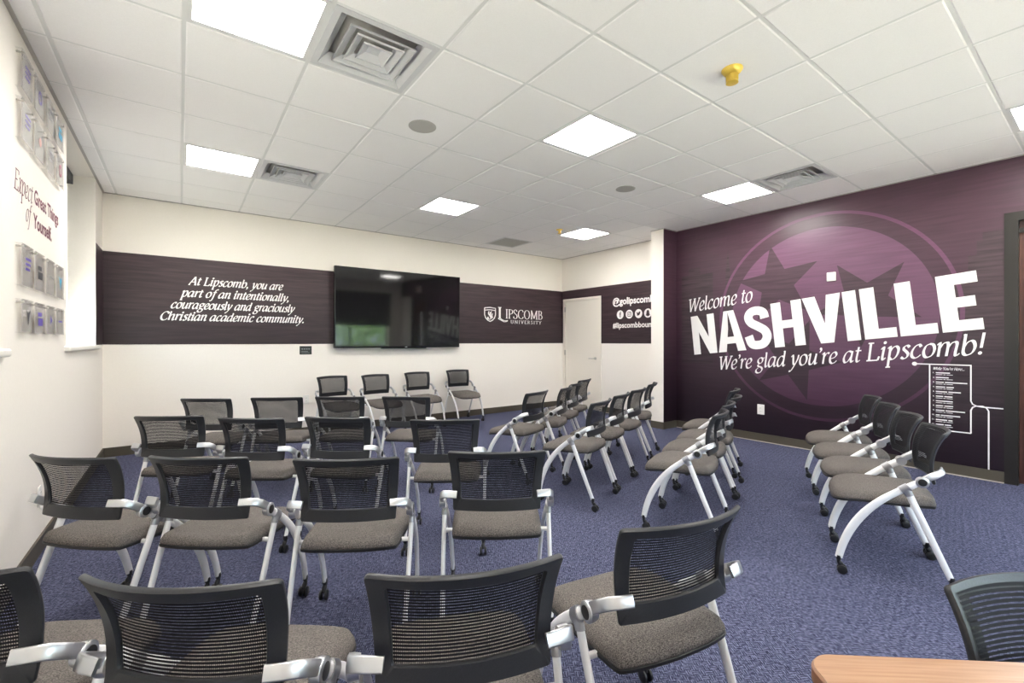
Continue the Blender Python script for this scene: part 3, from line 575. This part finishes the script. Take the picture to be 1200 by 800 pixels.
S2 = Flat(); S2.merge(sh, .0300, .0245, 4.478, 1.695); S2.obj('logo_shield', M['white_print'], QO, (1, 0, 0), UP, bn, .0004)
bn2 = thing('wall_banner', 'dark purple banner around the white door, with social media icons', 'banner')
b = MB()
for t in ((YSTUB2, DY0 - .02, 1.29, 2.362), (DY0 - .02, YT - .005, DZ + .02, 2.362), (DY1 + .02, YT - .005, 1.29, DZ + .02)): b.box(XD - .004, XD - .0005, *t)
b.obj('banner_print', M['banner'], bn2)
SO = (XD - .0045, 0, 0); EL = (0, -1, 0)   # to the right along the wall = towards -Y
fit(sans('@golipscomb', .032), -5.555, -4.665, 1.995, .165).obj('handle_lettering', M['white_print'], SO, EL, UP, bn2, .0004)
fit(sans('#lipscombbound', .022), -5.555, -4.645, 1.572, .135).obj('hashtag_lettering', M['white_print'], SO, EL, UP, bn2, .0004)
def icon(kind, yc):
    zc = 1.808; F = Flat(); F.disc(-yc, zc, .078, 32); o = F.obj('icon_disc', M['white_print'], SO, EL, UP, bn2, .0004)
    D = Flat(); X = -yc
    if kind == 'f':
        D.ribbon([(.022, .045), (.006, .042), (.0, .025), (.0, -.05)], .018, None or 0.0, .016); D.rect(-.018, .022, .004, .018)
    elif kind == 'camera':
        D.ribbon([(-.03, -.038), (.03, -.038), (.04, -.028), (.04, .028), (.03, .038), (-.03, .038), (-.04, .028), (-.04, -.028), (-.03, -.038)], .011, 0.0, .011, curve=False); D.ring(0, 0, .012, .021, 24); D.disc(.024, .024, .006)
    elif kind == 'bird':
        D.poly([(-.042, -.028), (-.012, -.034), (.018, -.024), (.034, .0), (.036, .018), (.046, .03), (.026, .034), (.012, .036), (.002, .024), (0, .012), (-.02, .018), (-.038, .034), (-.04, .014), (-.034, .0), (-.024, -.014)])
    else:
        D.poly([(-.05, -.034), (-.036, -.026), (-.03, -.008), (-.036, .004), (-.026, .008), (-.026, .034), (-.012, .052), (.012, .052), (.026, .034), (.026, .008), (.036, .004), (.03, -.008), (.036, -.026), (.05, -.034), (.026, -.042), (0, -.056), (-.026, -.042)])
    E = Flat(); E.merge(D, 1, 1, X, zc); E.obj('icon_mark', M['banner'], SO, EL, UP, o, .0016)
for kd, yc in (('f', 5.384), ('camera', 5.180), ('bird', 4.980), ('ghost', 4.786)): icon(kd, yc)

# ---------------------------------------------------------------- purple mural on the right wall
mu = thing('wall_mural', 'floor to ceiling purple wall mural with big white NASHVILLE lettering', 'mural')
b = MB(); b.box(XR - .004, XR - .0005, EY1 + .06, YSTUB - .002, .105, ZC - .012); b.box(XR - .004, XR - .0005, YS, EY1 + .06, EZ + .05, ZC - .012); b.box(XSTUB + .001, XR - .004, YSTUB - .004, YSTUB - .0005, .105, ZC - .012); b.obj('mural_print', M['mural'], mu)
MO = (XR - .0045, 0, 0)
F = Flat(); yc, zc = 2.17, 1.62
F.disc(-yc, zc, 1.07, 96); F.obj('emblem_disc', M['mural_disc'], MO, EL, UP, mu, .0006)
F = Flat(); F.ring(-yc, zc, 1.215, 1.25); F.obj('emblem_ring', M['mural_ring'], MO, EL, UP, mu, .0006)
cty = Flat()  # faint skyline blocks
for y0, y1, z in ((.665, .80, 2.37), (.80, .84, 2.30), (.84, .90, 2.16), (.90, 1.02, 1.98)): cty.rect(-y1, -y0, .5, z)
for y0, y1, z in ((3.52, 4.02, 2.32), (3.72, 3.9, 2.42)): cty.rect(-y1, -y0, 1.0, z)
cty.poly([(-3.36, 1.0), (-3.24, 1.0), (-3.27, 2.3), (-3.30, 2.62), (-3.33, 2.3)])
for q in range(len(cty.f)):
    w_ = Flat(); w_.v = cty.v; w_.f = cty.f[q:q + 1]; w_.obj('skyline_block', M['mural_city'], MO, EL, UP, mu, .0002 + .00005 * q)
for (y, z, r, ty, tz) in ((2.656, 2.066, .515, 2.732, 2.567), (1.72, 1.777, .52, 1.992, 2.221), (2.45, 1.10, .515, 2.305, .606)):
    a0 = math.atan2(tz - z, -(ty - y)); F = Flat(); P = []
    for k in range(10):
        rr = r if k % 2 == 0 else r * .40; a = a0 + PI * k / 5; P.append((-y + rr * math.cos(a), z + rr * math.sin(a)))
    for k in range(5): F.poly([(-y, z), P[(2 * k - 1) % 10], P[2 * k], P[2 * k + 1]])
    F.obj('star', M['mural_star'], MO, EL, UP, mu, .0012)
# lettering leans up to the right by six degrees
A6 = math.radians(6.0); E1 = (0, -math.cos(A6), math.sin(A6)); E2 = (0, math.sin(A6), math.cos(A6)); TO = (XR - .0045, 3.811, 1.127)
H = .572
def letters():
    out = []
    def L(*polys): F = Flat(); [F.poly(p) for p in polys]; out.append(F)
    def rects(*r): F = Flat(); [F.rect(*q) for q in r]; out.append(F)
    w = .108
    L([(0, 0), (w, 0), (w, H), (0, H)], [(.255, 0), (.363, 0), (.363, H), (.255, H)], [(0, H), (.11, H), (.363, 0), (.25, 0)])
    L([(.384, 0), (.50, 0), (.552, .32), (.565, H), (.508, H)], [(.66, 0), (.775, 0), (.652, H), (.56, H), (.60, .36)], [(.50, .11), (.66, .11), (.645, .205), (.515, .205)])
    F = Flat(); F.ribbon([(1.055, .40), (1.04, .475), (.97, .512), (.885, .50), (.845, .435), (.875, .36), (.96, .30), (1.04, .235), (1.06, .155), (1.02, .08), (.95, .055), (.86, .075), (.825, .185)], .112, 0.8, .112); out.append(F)
    rects((1.143, 1.262, 0, H), (1.385, 1.503, 0, H), (1.262, 1.385, .235, .335))
    L([(1.515, H), (1.655, H), (1.745, .17), (1.735, 0), (1.667, 0)], [(1.775, H), (1.918, H), (1.803, 0), (1.73, 0), (1.72, .15)])
    rects((1.936, 2.066, 0, H)); rects((2.102, 2.235, 0, H), (2.235, 2.388, 0, .105)); rects((2.414, 2.547, 0, H), (2.547, 2.715, 0, .105))
    rects((2.746, 2.875, 0, H), (2.875, 3.04, 0, .108), (2.875, 3.01, .235, .335), (2.875, 3.042, H - .108, H))
    return out
for F in letters(): F.obj('letter', M['white_print'], TO, E1, E2, mu, .0016)
for w_ in words(fit(italic('Welcome to', 2.1, .75), -.002, .935, .645, .0132)): w_.obj('welcome_word', M['white_print'], TO, E1, E2, mu, .0016)
for w_ in words(fit(italic("We're glad you're at", 2.1, .75), .385, 2.055, -.245, .0128)): w_.obj('greeting_word', M['white_print'], TO, E1, E2, mu, .0016)
for w_ in words(fit(italic("Lipscomb!", 2.1, .75), 2.085, 3.045, -.238, .0136)): w_.obj('greeting_word', M['white_print'], TO, E1, E2, mu, .0016)
# guide panel: thin white outline, heading, numbered lines
F = Flat()
def line(*p): F.ribbon(list(p), .011, None or 0.0, .011, curve=False)
line((-1.298, 1.092), (-.882, 1.092)); line((-1.18, 1.092), (-1.18, .425)); line((-1.18, .43), (-.88, .43))
line((-.88, .43), (-.88, .655), (-.868, .685), (-.845, .70), (-.80, .703), (-.775, .69), (-.76, .66), (-.76, .105))
line((-.88, 1.097), (-.88, .745), (-.868, .715), (-.84, .70), (-.80, .695), (-.665, .695)); F.disc(-1.298, 1.092, .021)
F.obj('guide_outline', M['white_print'], MO, EL, UP, mu, .0016)
F = Flat(); F.merge(fit(italic("While You're Here...", 2.9, 1.0), -1.152, -.925, 1.038, .0018))
wd = [[.105], [.095], [.06, .16], [.07, .055], [.085, .09], [.055, .06], [.125], [.055, .065], [.065, .14], [.03, .14], [.085, .03], [.06, .045]]
for k in range(12):
    z = 1.002 - k * .0475; F.merge(fit(sans('%d.' % (k + 1), .03), -1.156 - (.006 if k > 8 else 0), -1.142, z, .017)); x = -1.133
    for q in wd[k]: F.rect(x, x + q, z, z + .0105); x += q + .008
    x = -1.133
    for q in (.05, .018, .045): F.rect(x, x + q, z - .0155, z - .0105); x += q + .006
F.obj('guide_list', M['white_print'], MO, EL, UP, mu, .0016)

# ---------------------------------------------------------------- television, plates, outlets
tv = thing('television', 'large black wall mounted television on the banner wall', 'television', (2.852, YT - .10, 1.83)); tv.rotation_euler = (math.radians(-1.2), 0, 0)
tv.rotation_euler = (math.radians(1.2), 0, 0)
b = MB(); b.bevbox(-1.042, 1.042, -.02, .045, -.602, .602, .006, 2); b.obj('housing', M['tv_bezel'], tv, 40)
b = MB(); b.box(-1.028, 1.028, -.0215, -.019, -.578, .588); b.obj('screen', M['tv_screen'], tv)
b = MB(); b.box(-.35, .35, .045, .085, -.25, .25); b.obj('wall_mount', M['tv_bezel'], tv)
b = MB(); b.box(-.33, .42, -.012, .03, -.618, -.600); b.obj('sensor_bar', M['tv_bezel'], tv)
b = MB(); b.box(.05, .085, -.023, -.0205, -.596, -.588); tag(b.obj('maker_badge', M['steel'], tv), 'small silver badge')
pl = thing('control_plate', 'small black control plate on the wall below the banner, left of the television', 'wall plate', (1.445, YT - .001, 1.20))
b = MB(); b.bevbox(-.08, .08, -.008, 0, -.06, .06, .003, 1); b.obj('plate', M['black_plate'], pl, 40)
for k in range(4):
    b = MB(); b.box(-.055 + k * .03, -.035 + k * .03, -.010, -.007, .012, .024); b.obj('button', M['grey_mark'], pl)
b = MB(); b.box(-.06, .03, -.0095, -.007, -.02, -.014); b.box(-.06, .05, -.0095, -.007, -.038, -.033); b.obj('button_strip', M['grey_mark'], pl)
def outlet(name, label, loc, rz, w=.04, h=.06, g=None):
    o = thing(name, label, 'outlet', loc, rz, g); b = MB(); b.bevbox(-w, w, -.008, 0, -h, h, .003, 1); b.obj('cover_plate', M['white_plastic'], o, 40)
    for z in (.022, -.022):
        b = MB(); b.bevbox(-.017, .017, -.0105, -.007, z - .014, z + .014, .002, 1); so = b.obj('socket', M['white_plastic'], o)
        b = MB(); b.box(-.008, -.006, -.0112, -.0104, z - .006, z + .006); b.box(.006, .008, -.0112, -.0104, z - .006, z + .006); b.obj('slot', M['dark'], so)
outlet('wall_outlet', 'white wall outlet low on the purple mural', (XR - .005, 2.85, .425), -PI / 2 * -1 + PI, .045, .066, 'white wall outlets')
outlet('wall_outlet', 'white wall outlet on the left wall beside the leftmost third-row chair', (XL + .001, 4.02, .36), PI / 2, .042, .062, 'white wall outlets')
outlet('wall_outlet', 'white wall outlet under the television, left of the chairs against that wall', (1.45, YT - .001, .50), 0, .042, .062, 'white wall outlets')
sn = thing('wall_sensor', 'small white square box on the mural above the letters V and I', 'wall sensor', (XR - .005, 2.045, 2.09), PI / 2)
b = MB(); b.bevbox(-.046, .046, -.0, .022, -.052, .052, .006, 2); b.obj('case', M['white_plastic'], sn, 40)
b = MB(); b.bevbox(-.03, .03, .02, .026, -.03, .034, .004, 2); tag(b.obj('lens', M['reveal'], sn, 40), 'pale raised sensor lens')
sn.rotation_euler = (0, 0, PI / 2)
ex = thing('exit_sign', 'red exit sign above the dark door', 'sign', (XR - .03, .10, 2.72), 0)
b = MB(); b.bevbox(-.02, .02, -.16, .16, -.10, .10, .006, 2); b.obj('case', M['white_plastic'], ex, 40)
fit(sans('EXIT', .02), -.12, .12, -.055, .16).obj('exit_lettering', M['red_sign'], (-.021, 0, 0), EL, UP, ex, .0004)

# ---------------------------------------------------------------- lettering and acrylic plaques on the left wall
wl = thing('wall_lettering', 'maroon lettering Expect Great Things of Yourself on the left wall', 'lettering')
LO = (XL + .0005, 0, 0); ER = (0, 1, 0)
fit(italic('Expect', 1.7, .6), 3.50, 3.885, 2.145, .0080).obj('italic_lettering', M['maroon_print'], LO, ER, UP, wl, .0006)
fit(italic('of', 1.7, .6), 3.73, 3.86, 2.018, .0074).obj('italic_lettering', M['maroon_print'], LO, ER, UP, wl, .0006)
fit(sans('Great Things', .025), 3.915, 4.585, 2.165, .122).obj('bold_lettering', M['maroon_print'], LO, ER, UP, wl, .0006)
fit(sans('Yourself.', .025), 3.893, 4.372, 2.015, .122).obj('bold_lettering', M['maroon_print'], LO, ER, UP, wl, .0006)
LC = [(.16, .13, .42), (.40, .10, .10), (.05, .05, .06), (.05, .38, .62), (.12, .08, .40), (.55, .25, .2), (.3, .3, .33), (.36, .10, .16)]
for q, c in enumerate(LC): M['logo%d' % q] = mat('plaque_ink_%d' % q, c, .5)
ROWS = [(2.905, 2.70, 'top row'), (2.645, 2.425, 'row above the lettering'), (1.857, 1.632, 'row below the lettering'), (1.555, 1.375, 'bottom row')]
COLS = [(3.53, 3.745, 'nearest the camera'), (3.80, 4.02, 'second from the camera'), (4.09, 4.31, 'third from the camera'), (4.37, 4.60, 'next to the window niche')]
INK = [[(0, 'bars'), (0, 'ring'), (6, 'bars'), (3, 'block')], [(0, 'bars'), (5, 'dot'), (6, 'bars'), (7, 'ring')], [(4, 'bars'), (2, 'block'), (6, 'line'), (3, 'vee')], [(2, 'vee'), (4, 'block'), (0, 'arrow'), (0, 'line')]]
LOOK = {'bars': 'striped mark', 'ring': 'round ring mark', 'block': 'block mark', 'dot': 'dot mark', 'line': 'thin line mark', 'vee': 'pointed mark', 'arrow': 'arrow mark'}
HUE = {0: 'blue', 1: 'red', 2: 'black', 3: 'light blue', 4: 'violet', 5: 'orange', 6: 'grey', 7: 'dark red'}
for r, (z1, z0, rn) in enumerate(ROWS):
    for c, (y0, y1, cn) in enumerate(COLS):
        ik, sh_ = INK[r][c]; x = XL + .0255; yc, zc = (y0 + y1) / 2, (z0 + z1) / 2
        p = thing('acrylic_plaque', 'clear plaque, %s %s, %s, %s' % (HUE[ik], LOOK[sh_], rn, cn), 'plaque', (x, yc, zc), 0, 'acrylic logo plaques on the left wall')
        hw, hh = (y1 - y0) / 2, (z1 - z0) / 2
        q = MB(); q.box(-.002, .002, -hw, hw, -hh, hh); q.obj('front_sheet', M['acrylic'], p)
        q = MB(); q.box(-.006, -.0025, -hw + .012, hw - .008, -hh + .004, hh - .004); q.obj('insert_card', M['card'], p)
        for sz in (-1, 1):
            q = MB(); q.box(-.025, .003, -hw - .012, hw + .012, sz * hh - .0015, sz * hh + .0015); q.obj('ledge', M['acrylic'], p)
        for sy in (-1, 1):
            q = MB(); q.lathe([(.006, -.0252), (.006, .004), (.004, .006)], (0, sy * (hw - .012), hh - .014), (1, 0, 0), 10); q.obj('standoff', M['steel'], p)
        D = Flat(); s = hw * .5
        if sh_ == 'bars': [D.rect(-s, s * (1 - .2 * k), .03 - k * .028, .044 - k * .028) for k in range(3)]
        elif sh_ == 'ring': D.ring(0, .0, s * .45, s * .75, 28)
        elif sh_ == 'block': D.rect(-s, s, -.045, .0); D.rect(-s, s * .6, .01, .035)
        elif sh_ == 'dot': D.disc(0, 0, s * .5, 20)
        elif sh_ == 'line': D.rect(-s, s, -.006, .006)
        elif sh_ == 'vee': D.poly([(-s * .8, .04), (0, -.055), (s * .8, .04), (0, .015)])
        else: D.poly([(-s * .5, .03), (s * .6, 0), (-s * .5, -.03)])
        D.obj('logo_mark', M['logo%d' % ik], (.0028, 0, 0), ER, UP, p, .0003)

# ---------------------------------------------------------------- nesting chair (faces +Y, origin on the floor)
JX, HX = .250, .250
def arm_path(s):
    P0, P1, P2 = (.292, .088), (.240, .372), (.004, .531); pts = []
    for k in range(15):
        t = k / 14; y = (1 - t) ** 2 * P0[0] + 2 * t * (1 - t) * P1[0] + t * t * P2[0]; z = (1 - t) ** 2 * P0[1] + 2 * t * (1 - t) * P1[1] + t * t * P2[1]
        pts.append((s * (.236 + (JX - .236) * t), y, z))
    pts += [(s * JX, -.03, .556), (s * HX, -.058, .575)]
    return pts
def back_y(u, v):
    prof = -.152 + .032 * v - .104 * v ** 2.2
    sag = .026 + .038 * v
    return prof + sag * u * u
def back_pt(u, v, off=0.0):
    hw = .199 + .021 * v ** 1.6; e = .002
    def P(a, c): return Vector((a * (.199 + .021 * max(c, 0) ** 1.6), back_y(a, max(c, 0)), .559 + .275 * c + (0 if c < .9 else .012 * (1 - a * a) * (c - .9) / .1 * 0.6)))
    p = P(u, v); n = (P(u + e, v) - p).cross(P(u, v + e) - p).normalized()
    return p + n * off
def rr_loop(u0, u1, v0, v1, ru, rv, n):
    """rounded rectangle loop in (u, v), n points per side"""
    pts = []
    cs = [(u1 - ru, v0 + rv, -PI / 2), (u1 - ru, v1 - rv, 0), (u0 + ru, v1 - rv, PI / 2), (u0 + ru, v0 + rv, PI)]
    for i, (cu, cv, a0) in enumerate(cs):
        arc = [(cu + ru * math.cos(a0 + PI / 2 * k / 4), cv + rv * math.sin(a0 + PI / 2 * k / 4)) for k in range(5)]
        pts += arc; nx = cs[(i + 1) % 4]; e = (nx[0] + ru * math.cos(nx[2]), nx[1] + rv * math.sin(nx[2])); s_ = arc[-1]
        for k in range(1, n): pts.append((s_[0] + (e[0] - s_[0]) * k / n, s_[1] + (e[1] - s_[1]) * k / n))
    return pts
def make_chair():
    root = thing('nesting_chair', 'x', 'chair')
    # backrest: black moulded rim, net panel
    n = 10
    O = rr_loop(-1, 1, 0, 1, .035, .03, n); I = rr_loop(-.81, .81, .195, .912, .035, .035, n); N = len(O)
    def lp(a, bq, t): return (a[0] + (bq[0] - a[0]) * t, a[1] + (bq[1] - a[1]) * t)
    loops = [[back_pt(*p, 0.002) for p in O], [back_pt(*lp(p, q, .05), .0062) for p, q in zip(O, I)], [back_pt(*lp(p, q, .5), .0068) for p, q in zip(O, I)], [back_pt(*lp(p, q, .95), .0062) for p, q in zip(O, I)], [back_pt(*q, .002) for q in I],
             [back_pt(*q, -.004) for q in I], [back_pt(*lp(p, q, .95), -.0068) for p, q in zip(O, I)], [back_pt(*lp(p, q, .5), -.0072) for p, q in zip(O, I)], [back_pt(*lp(p, q, .05), -.0068) for p, q in zip(O, I)], [back_pt(*p, -.003) for p in O]]
    b = MB(); v = [q for l in loops for q in l]; f = []
    for a in range(10):
        c = (a + 1) % 10
        for k in range(N): f.append((a * N + k, a * N + (k + 1) % N, c * N + (k + 1) % N, c * N + k))
    b.add(v, f); back = b.obj('backrest', M['plastic'], root, 50)
    b = MB(); nu, nv = 24, 14; uvs = []
    for j in range(nv + 1):
        for i in range(nu + 1):
            p = back_pt(-.945 + 1.89 * i / nu, .045 + .91 * j / nv, -.0085); b.v.append(tuple(p)); uvs.append((p.x + .5, p.z))
    for j in range(nv):
        for i in range(nu): k = j * (nu + 1) + i; b.f.append((k, k + 1, k + nu + 2, k + nu + 1))
    me = b.mesh('back_net', M['net'], 60); ul = me.uv_layers.new(name='UVMap')
    for l in me.loops: ul.data[l.index].uv = uvs[l.vertex_index]
    tag(link('back_net', me, back), 'see-through black net panel')
    # seat cushion and pan
    half = [(0, .318), (.10, .316), (.165, .300), (.203, .262), (.216, .20), (.216, .10), (.213, .02), (.208, -.060), (.203, -.112), (.188, -.134), (.10, -.150), (0, -.155)]
    H2 = catmull(half, 3); loop = H2 + [(-x, y) for x, y in H2[::-1][1:-1]]; N = len(loop); cy = .07
    def zc(y): return .455 + (-.030 * ((y - .12) / .2) ** 2 if y > .12 else 0.012 * ((.12 - y) / .3) ** 2)
    rings = [(.30, .030), (.62, .029), (.84, .024), (.945, .013), (.99, -.003), (1.0, -.016), (.985, -.022), (.955, -.024)]
    b = MB(); v = []; f = []
    for sc, dz in rings:
        for x, y in loop:
            yy = cy + (y - cy) * sc; xx = x * sc; v.append((xx, yy, zc(yy) + dz + (.006 * (xx / .21) ** 2 if dz > 0 else 0)))
    for a in range(len(rings) - 1):
        for k in range(N): f.append((a * N + k, a * N + (k + 1) % N, (a + 1) * N + (k + 1) % N, (a + 1) * N + k))
    f += [tuple(range(N)), tuple(range((len(rings) - 1) * N, len(rings) * N))]
    b.add(v, f); seat = b.obj('seat', M['seat'], root, 60)
    b = MB(); v = []; f = []
    pr = [(.975, -.018), (1.008, -.0225), (1.0, -.033), (.90, -.037), (.5, -.042)]
    for sc, dz in pr:
        for x, y in loop: yy = cy + (y - cy) * sc; v.append((x * sc, yy, zc(yy) + dz))
    for a in range(len(pr) - 1):
        for k in range(N): f.append((a * N + k, a * N + (k + 1) % N, (a + 1) * N + (k + 1) % N, (a + 1) * N + k))
    f += [tuple(range(N)), tuple(range((len(pr) - 1) * N, len(pr) * N))]
    b.add(v, f); tag(b.obj('seat_pan', M['pan'], seat, 50), 'black seat pan under the cushion')
    b = MB(); b.sweep([(-.246, -.034, .430), (.246, -.034, .430)], .010, .010, (0, 1, 0), 12); b.obj('cross_bar', M['frame_white'], root, 50)
    for s in (-1, 1):
        P = arm_path(s); L = len(P)
        rb = [.0180 + .0035 * math.sin(PI * min(1, i / 12)) for i in range(L)]
        b = MB(); b.sweep(P, .0105, rb, (1, 0, 0), 14); fl = b.obj('front_leg', M['frame_white'], root, 50)
        b = MB(); b.sweep([(s * .242, -.182, .088), (s * .2475, -.09, .315), (s * .250, -.008, .520)], [.0100, .0100, .0105], [.0145, .0165, .0165], (1, 0, 0), 14); rl = b.obj('rear_leg', M['frame_white'], root, 50)
        b = MB(); b.sweep([(s * .25, .020, .5185), (s * .25, -.014, .5445)], .0135, .0235, (1, 0, 0), 16); b.sweep([(s * .25, -.001, .535), (s * .25, -.016, .497)], .0130, .0190, (1, 0, 0), 16); tag(b.obj('collar', M['collar'], root, 50), 'grey metal collar')
        # bracket of polished aluminium from the hub to the back rim
        pb = [(s * .250, -.055, .573), (s * .252, -.085, .600), (s * .252, -.118, .622), (s * .240, -.142, .637), (s * .215, -.155, .641), (s * .180, -.163, .641)]
        b = MB(); b.sweep(pb, [.016, .017, .017, .017, .0165, .016], [.011, .010, .0085, .007, .006, .0045], (0, 0.45, 0.9), 14, rect=True); br = b.obj('back_bracket', M['chrome'], root, 50)
        b = MB(); b.lathe([(.026, -.014), (.029, .0), (.029, .011), (.025, .014), (.019, .014), (.019, .0125), (.004, .0125)], (s * .252, -.066, .579), (s, 0, 0), 24); hb = b.obj('hub', M['chrome'], root, 40)
        b = MB(); b.lathe([(.0188, .0126), (.0185, .0150), (.010, .0162), (.003, .0165)], (s * .252, -.066, .579), (s, 0, 0), 24); tag(b.obj('hub_cap', M['wheel'], hb, 40), 'round black hub cap')
        for nm, (x, y, lean) in (('front', (s * .236, .292, 0)), ('rear', (s * .242, -.187, 0))):
            par = root; ca = MB()
            ca.lathe([(.0125, .100), (.0135, .078), (.010, .074), (.010, .060)], (x, y + (.0 if nm == 'front' else .003), 0), (0, 0, 1), 14)
            ca.sweep([(x, y, .064), (x, y - .008, .052), (x, y - .016, .034)], [.010, .012, .008], [.012, .014, .010], (1, 0, 0), 12)
            cst = ca.obj('caster', M['wheel'], root, 50)
            for t in (-1, 1):
                w = MB(); w.lathe([(.006, -.006), (.020, -.006), (.0245, -.003), (.0245, .004), (.019, .007), (.006, .007)], (x + t * .0135, y - .016, .0245), (t, 0, 0), 18); w.obj('wheel', M['wheel'], cst, 40)
    return root
CH = {
 'L1a': (0.277, 4.799, -0.649), 'L1b': (0.767, 4.533, -0.545), 'L1c': (1.239, 4.253, -0.649), 'L1d': (1.722, 3.901, -0.710),
 'L2a': (0.030, 3.862, -0.574), 'L2b': (0.470, 3.438, -0.698), 'L2c': (0.926, 3.142, -0.720), 'L2d': (1.434, 2.667, -0.598),
 'L3a': (-0.257, 2.788, -0.789), 'L3b': (0.164, 2.471, -0.681), 'L3c': (0.651, 2.080, -0.557), 'L3d': (1.236, 1.801, -0.592),
 'L4a': (-0.360, 1.664, -0.570), 'L4b': (0.102, 1.291, -0.682), 'L4c': (0.578, 1.004, -0.422), 'L4d': (1.173, 0.887, -0.215),
 'A1': (2.755, 3.546, 0.36), 'A2': (3.26, 3.70, 0.60), 'A3': (3.70, 3.98, 0.50), 'A4': (4.14, 4.27, 0.43),
 'B1': (2.758, 2.722, 0.381), 'B2': (3.270, 2.938, 0.402), 'B3': (3.765, 3.127, 0.359), 'B4': (4.382, 3.429, 0.500),
 'C1': (2.972, 1.830, 0.381), 'C2': (3.455, 2.030, 0.387), 'C3': (3.940, 2.220, 0.399), 'C4': (4.495, 2.516, 0.368),
 'D1': (3.378, 0.790, 0.39), 'D2': (3.855, 1.000, 0.445), 'D3': (4.340, 1.225, 0.458), 'D4': (4.845, 1.467, 0.459),
 'W1': (1.752, 6.430, 3.327), 'W2': (2.336, 6.364, 3.281), 'W3': (3.039, 6.488, 3.204), 'W4': (3.831, 6.614, 3.137),
 'R': (1.291, -0.054, math.radians(138))}
ORD = ['first', 'second', 'third', 'fourth']
RN = {'L1': ('farthest left-hand row', 'from the left wall', 'left block of chairs'), 'L2': ('second farthest left-hand row', 'from the left wall', 'left block of chairs'),
      'L3': ('third left-hand row from the back wall', 'from the left wall', 'left block of chairs'), 'L4': ('nearest row along the bottom edge', 'from the left', 'left block of chairs'),
      'A': ('farthest right-hand row near the white door', 'from the aisle', 'right block of chairs'), 'B': ('right-hand row beside the cream column', 'from the aisle', 'right block of chairs'),
      'C': ('right-hand row pointing at the mural outlet', 'from the aisle', 'right block of chairs'), 'D': ('rightmost row below the mural guide list', 'from the camera', 'right block of chairs'),
      'W': ('line against the television wall', 'from the left', 'chairs against the television wall')}
chair0 = make_chair()
for k, (key, (x, y, a)) in enumerate(CH.items()):
    o = chair0 if k == 0 else copy_tree(chair0)
    o.location = (x, y, 0); o.rotation_euler = (0, 0, a)
    if key == 'R':
        o['label'] = 'black net chair tucked behind the wooden table at bottom right, facing the camera'; o['group'] = 'chair at the table'; continue
    if key[0] == 'L': row, num = key[:2], 'abcd'.index(key[2])
    else: row, num = key[0], int(key[1]) - 1
    rn, frm, grp = RN[row]
    o['label'] = 'black net-back chair, %s %s, %s' % (ORD[num], frm, rn); o['group'] = grp

# ---------------------------------------------------------------- table at the bottom right
tA = math.atan2(-.643, .766)
tbl = thing('meeting_table', 'brown wood laminate table top at the bottom right corner', 'table', (.935, .358, 0), tA)
def rrect(x0, x1, y0, y1, r, n=8):
    P = []
    for cx, cy, a in ((x1 - r, y0 + r, -PI / 2), (x1 - r, y1 - r, 0), (x0 + r, y1 - r, PI / 2), (x0 + r, y0 + r, PI)):
        P += [(cx + r * math.cos(a + PI / 2 * k / n), cy + r * math.sin(a + PI / 2 * k / n)) for k in range(n + 1)]
    return P
def slab(P, prof):
    q = MB(); N = len(P); cx = sum(p[0] for p in P) / N; cyy = sum(p[1] for p in P) / N; v = []; f = []
    for ins, z in prof:
        for x, y in P:
            d = math.hypot(x - cx, y - cyy); v.append((x - (x - cx) / d * ins, y - (y - cyy) / d * ins, z))
    for a in range(len(prof) - 1):
        for k in range(N): f.append((a * N + k, a * N + (k + 1) % N, (a + 1) * N + (k + 1) % N, (a + 1) * N + k))
    f += [tuple(range(N)), tuple(range((len(prof) - 1) * N, len(prof) * N))]; q.add(v, f); return q
P = rrect(0, 1.5, -.60, 0, .045)
slab(P, [(.004, .7405), (.002, .742), (.0035, .7425)][:1] + [(.004, .743)]).obj('top_surface', M['laminate'], tbl)
slab(P, [(.004, .712), (0, .716), (0, .738), (.004, .7412)]).obj('edge_band', M['laminate_edge'], tbl, 40)
for x in (.16, 1.34):
    b = MB(); b.bevbox(x - .025, x + .025, -.33, -.27, .03, .712, .006, 2); b.bevbox(x - .03, x + .03, -.56, -.04, .0, .035, .008, 2); b.obj('leg', M['plastic'], tbl, 40)

# ---------------------------------------------------------------- outside the window behind the camera
b = MB(); b.box(-14, 14, -14, YS - .3, -.25, -.2); b.box(-14, XL - .4, YS - .3, 16, -.25, -.2); tag(b.obj('bounce_ground', M['bounce_paving']), kind='structure')  # unseen pale ground, added to bounce sunlight up through the windows
for n_, (hx, hy, hw, hh, lb) in enumerate(((3.3, -6.2, 1.3, 1.9, 'round green bush outside the window, left'), (6.6, -6.4, 1.5, 2.3, 'taller green bush outside the window, right'))):
    hd = thing('bush', lb, 'bush', (hx, hy, -.2), 0, 'bushes outside the window'); b = MB(); rnd = random.Random(n_)
    for k in range(2600):
        d = Vector((rnd.gauss(0, 1), rnd.gauss(0, 1), rnd.gauss(0, 1))).normalized() * (rnd.random() ** .3)
        p = Vector((d.x * hw, d.y * .9, hh * .5 + d.z * hh * .5 + .15)); a = Vector((rnd.gauss(0, 1), rnd.gauss(0, 1), rnd.gauss(0, 1))).normalized(); c = a.orthogonal().normalized(); s_ = .07
        b.add([p - a * s_, p + c * s_ * .45, p + a * s_, p - c * s_ * .45], [(0, 1, 2, 3)])
    b.obj('foliage', M['leaf'], hd); b = MB(); b.sweep([(0, 0, 0), (.03, 0, hh * .6)], .06, .06); b.obj('stem', M['wood_dark'], hd)
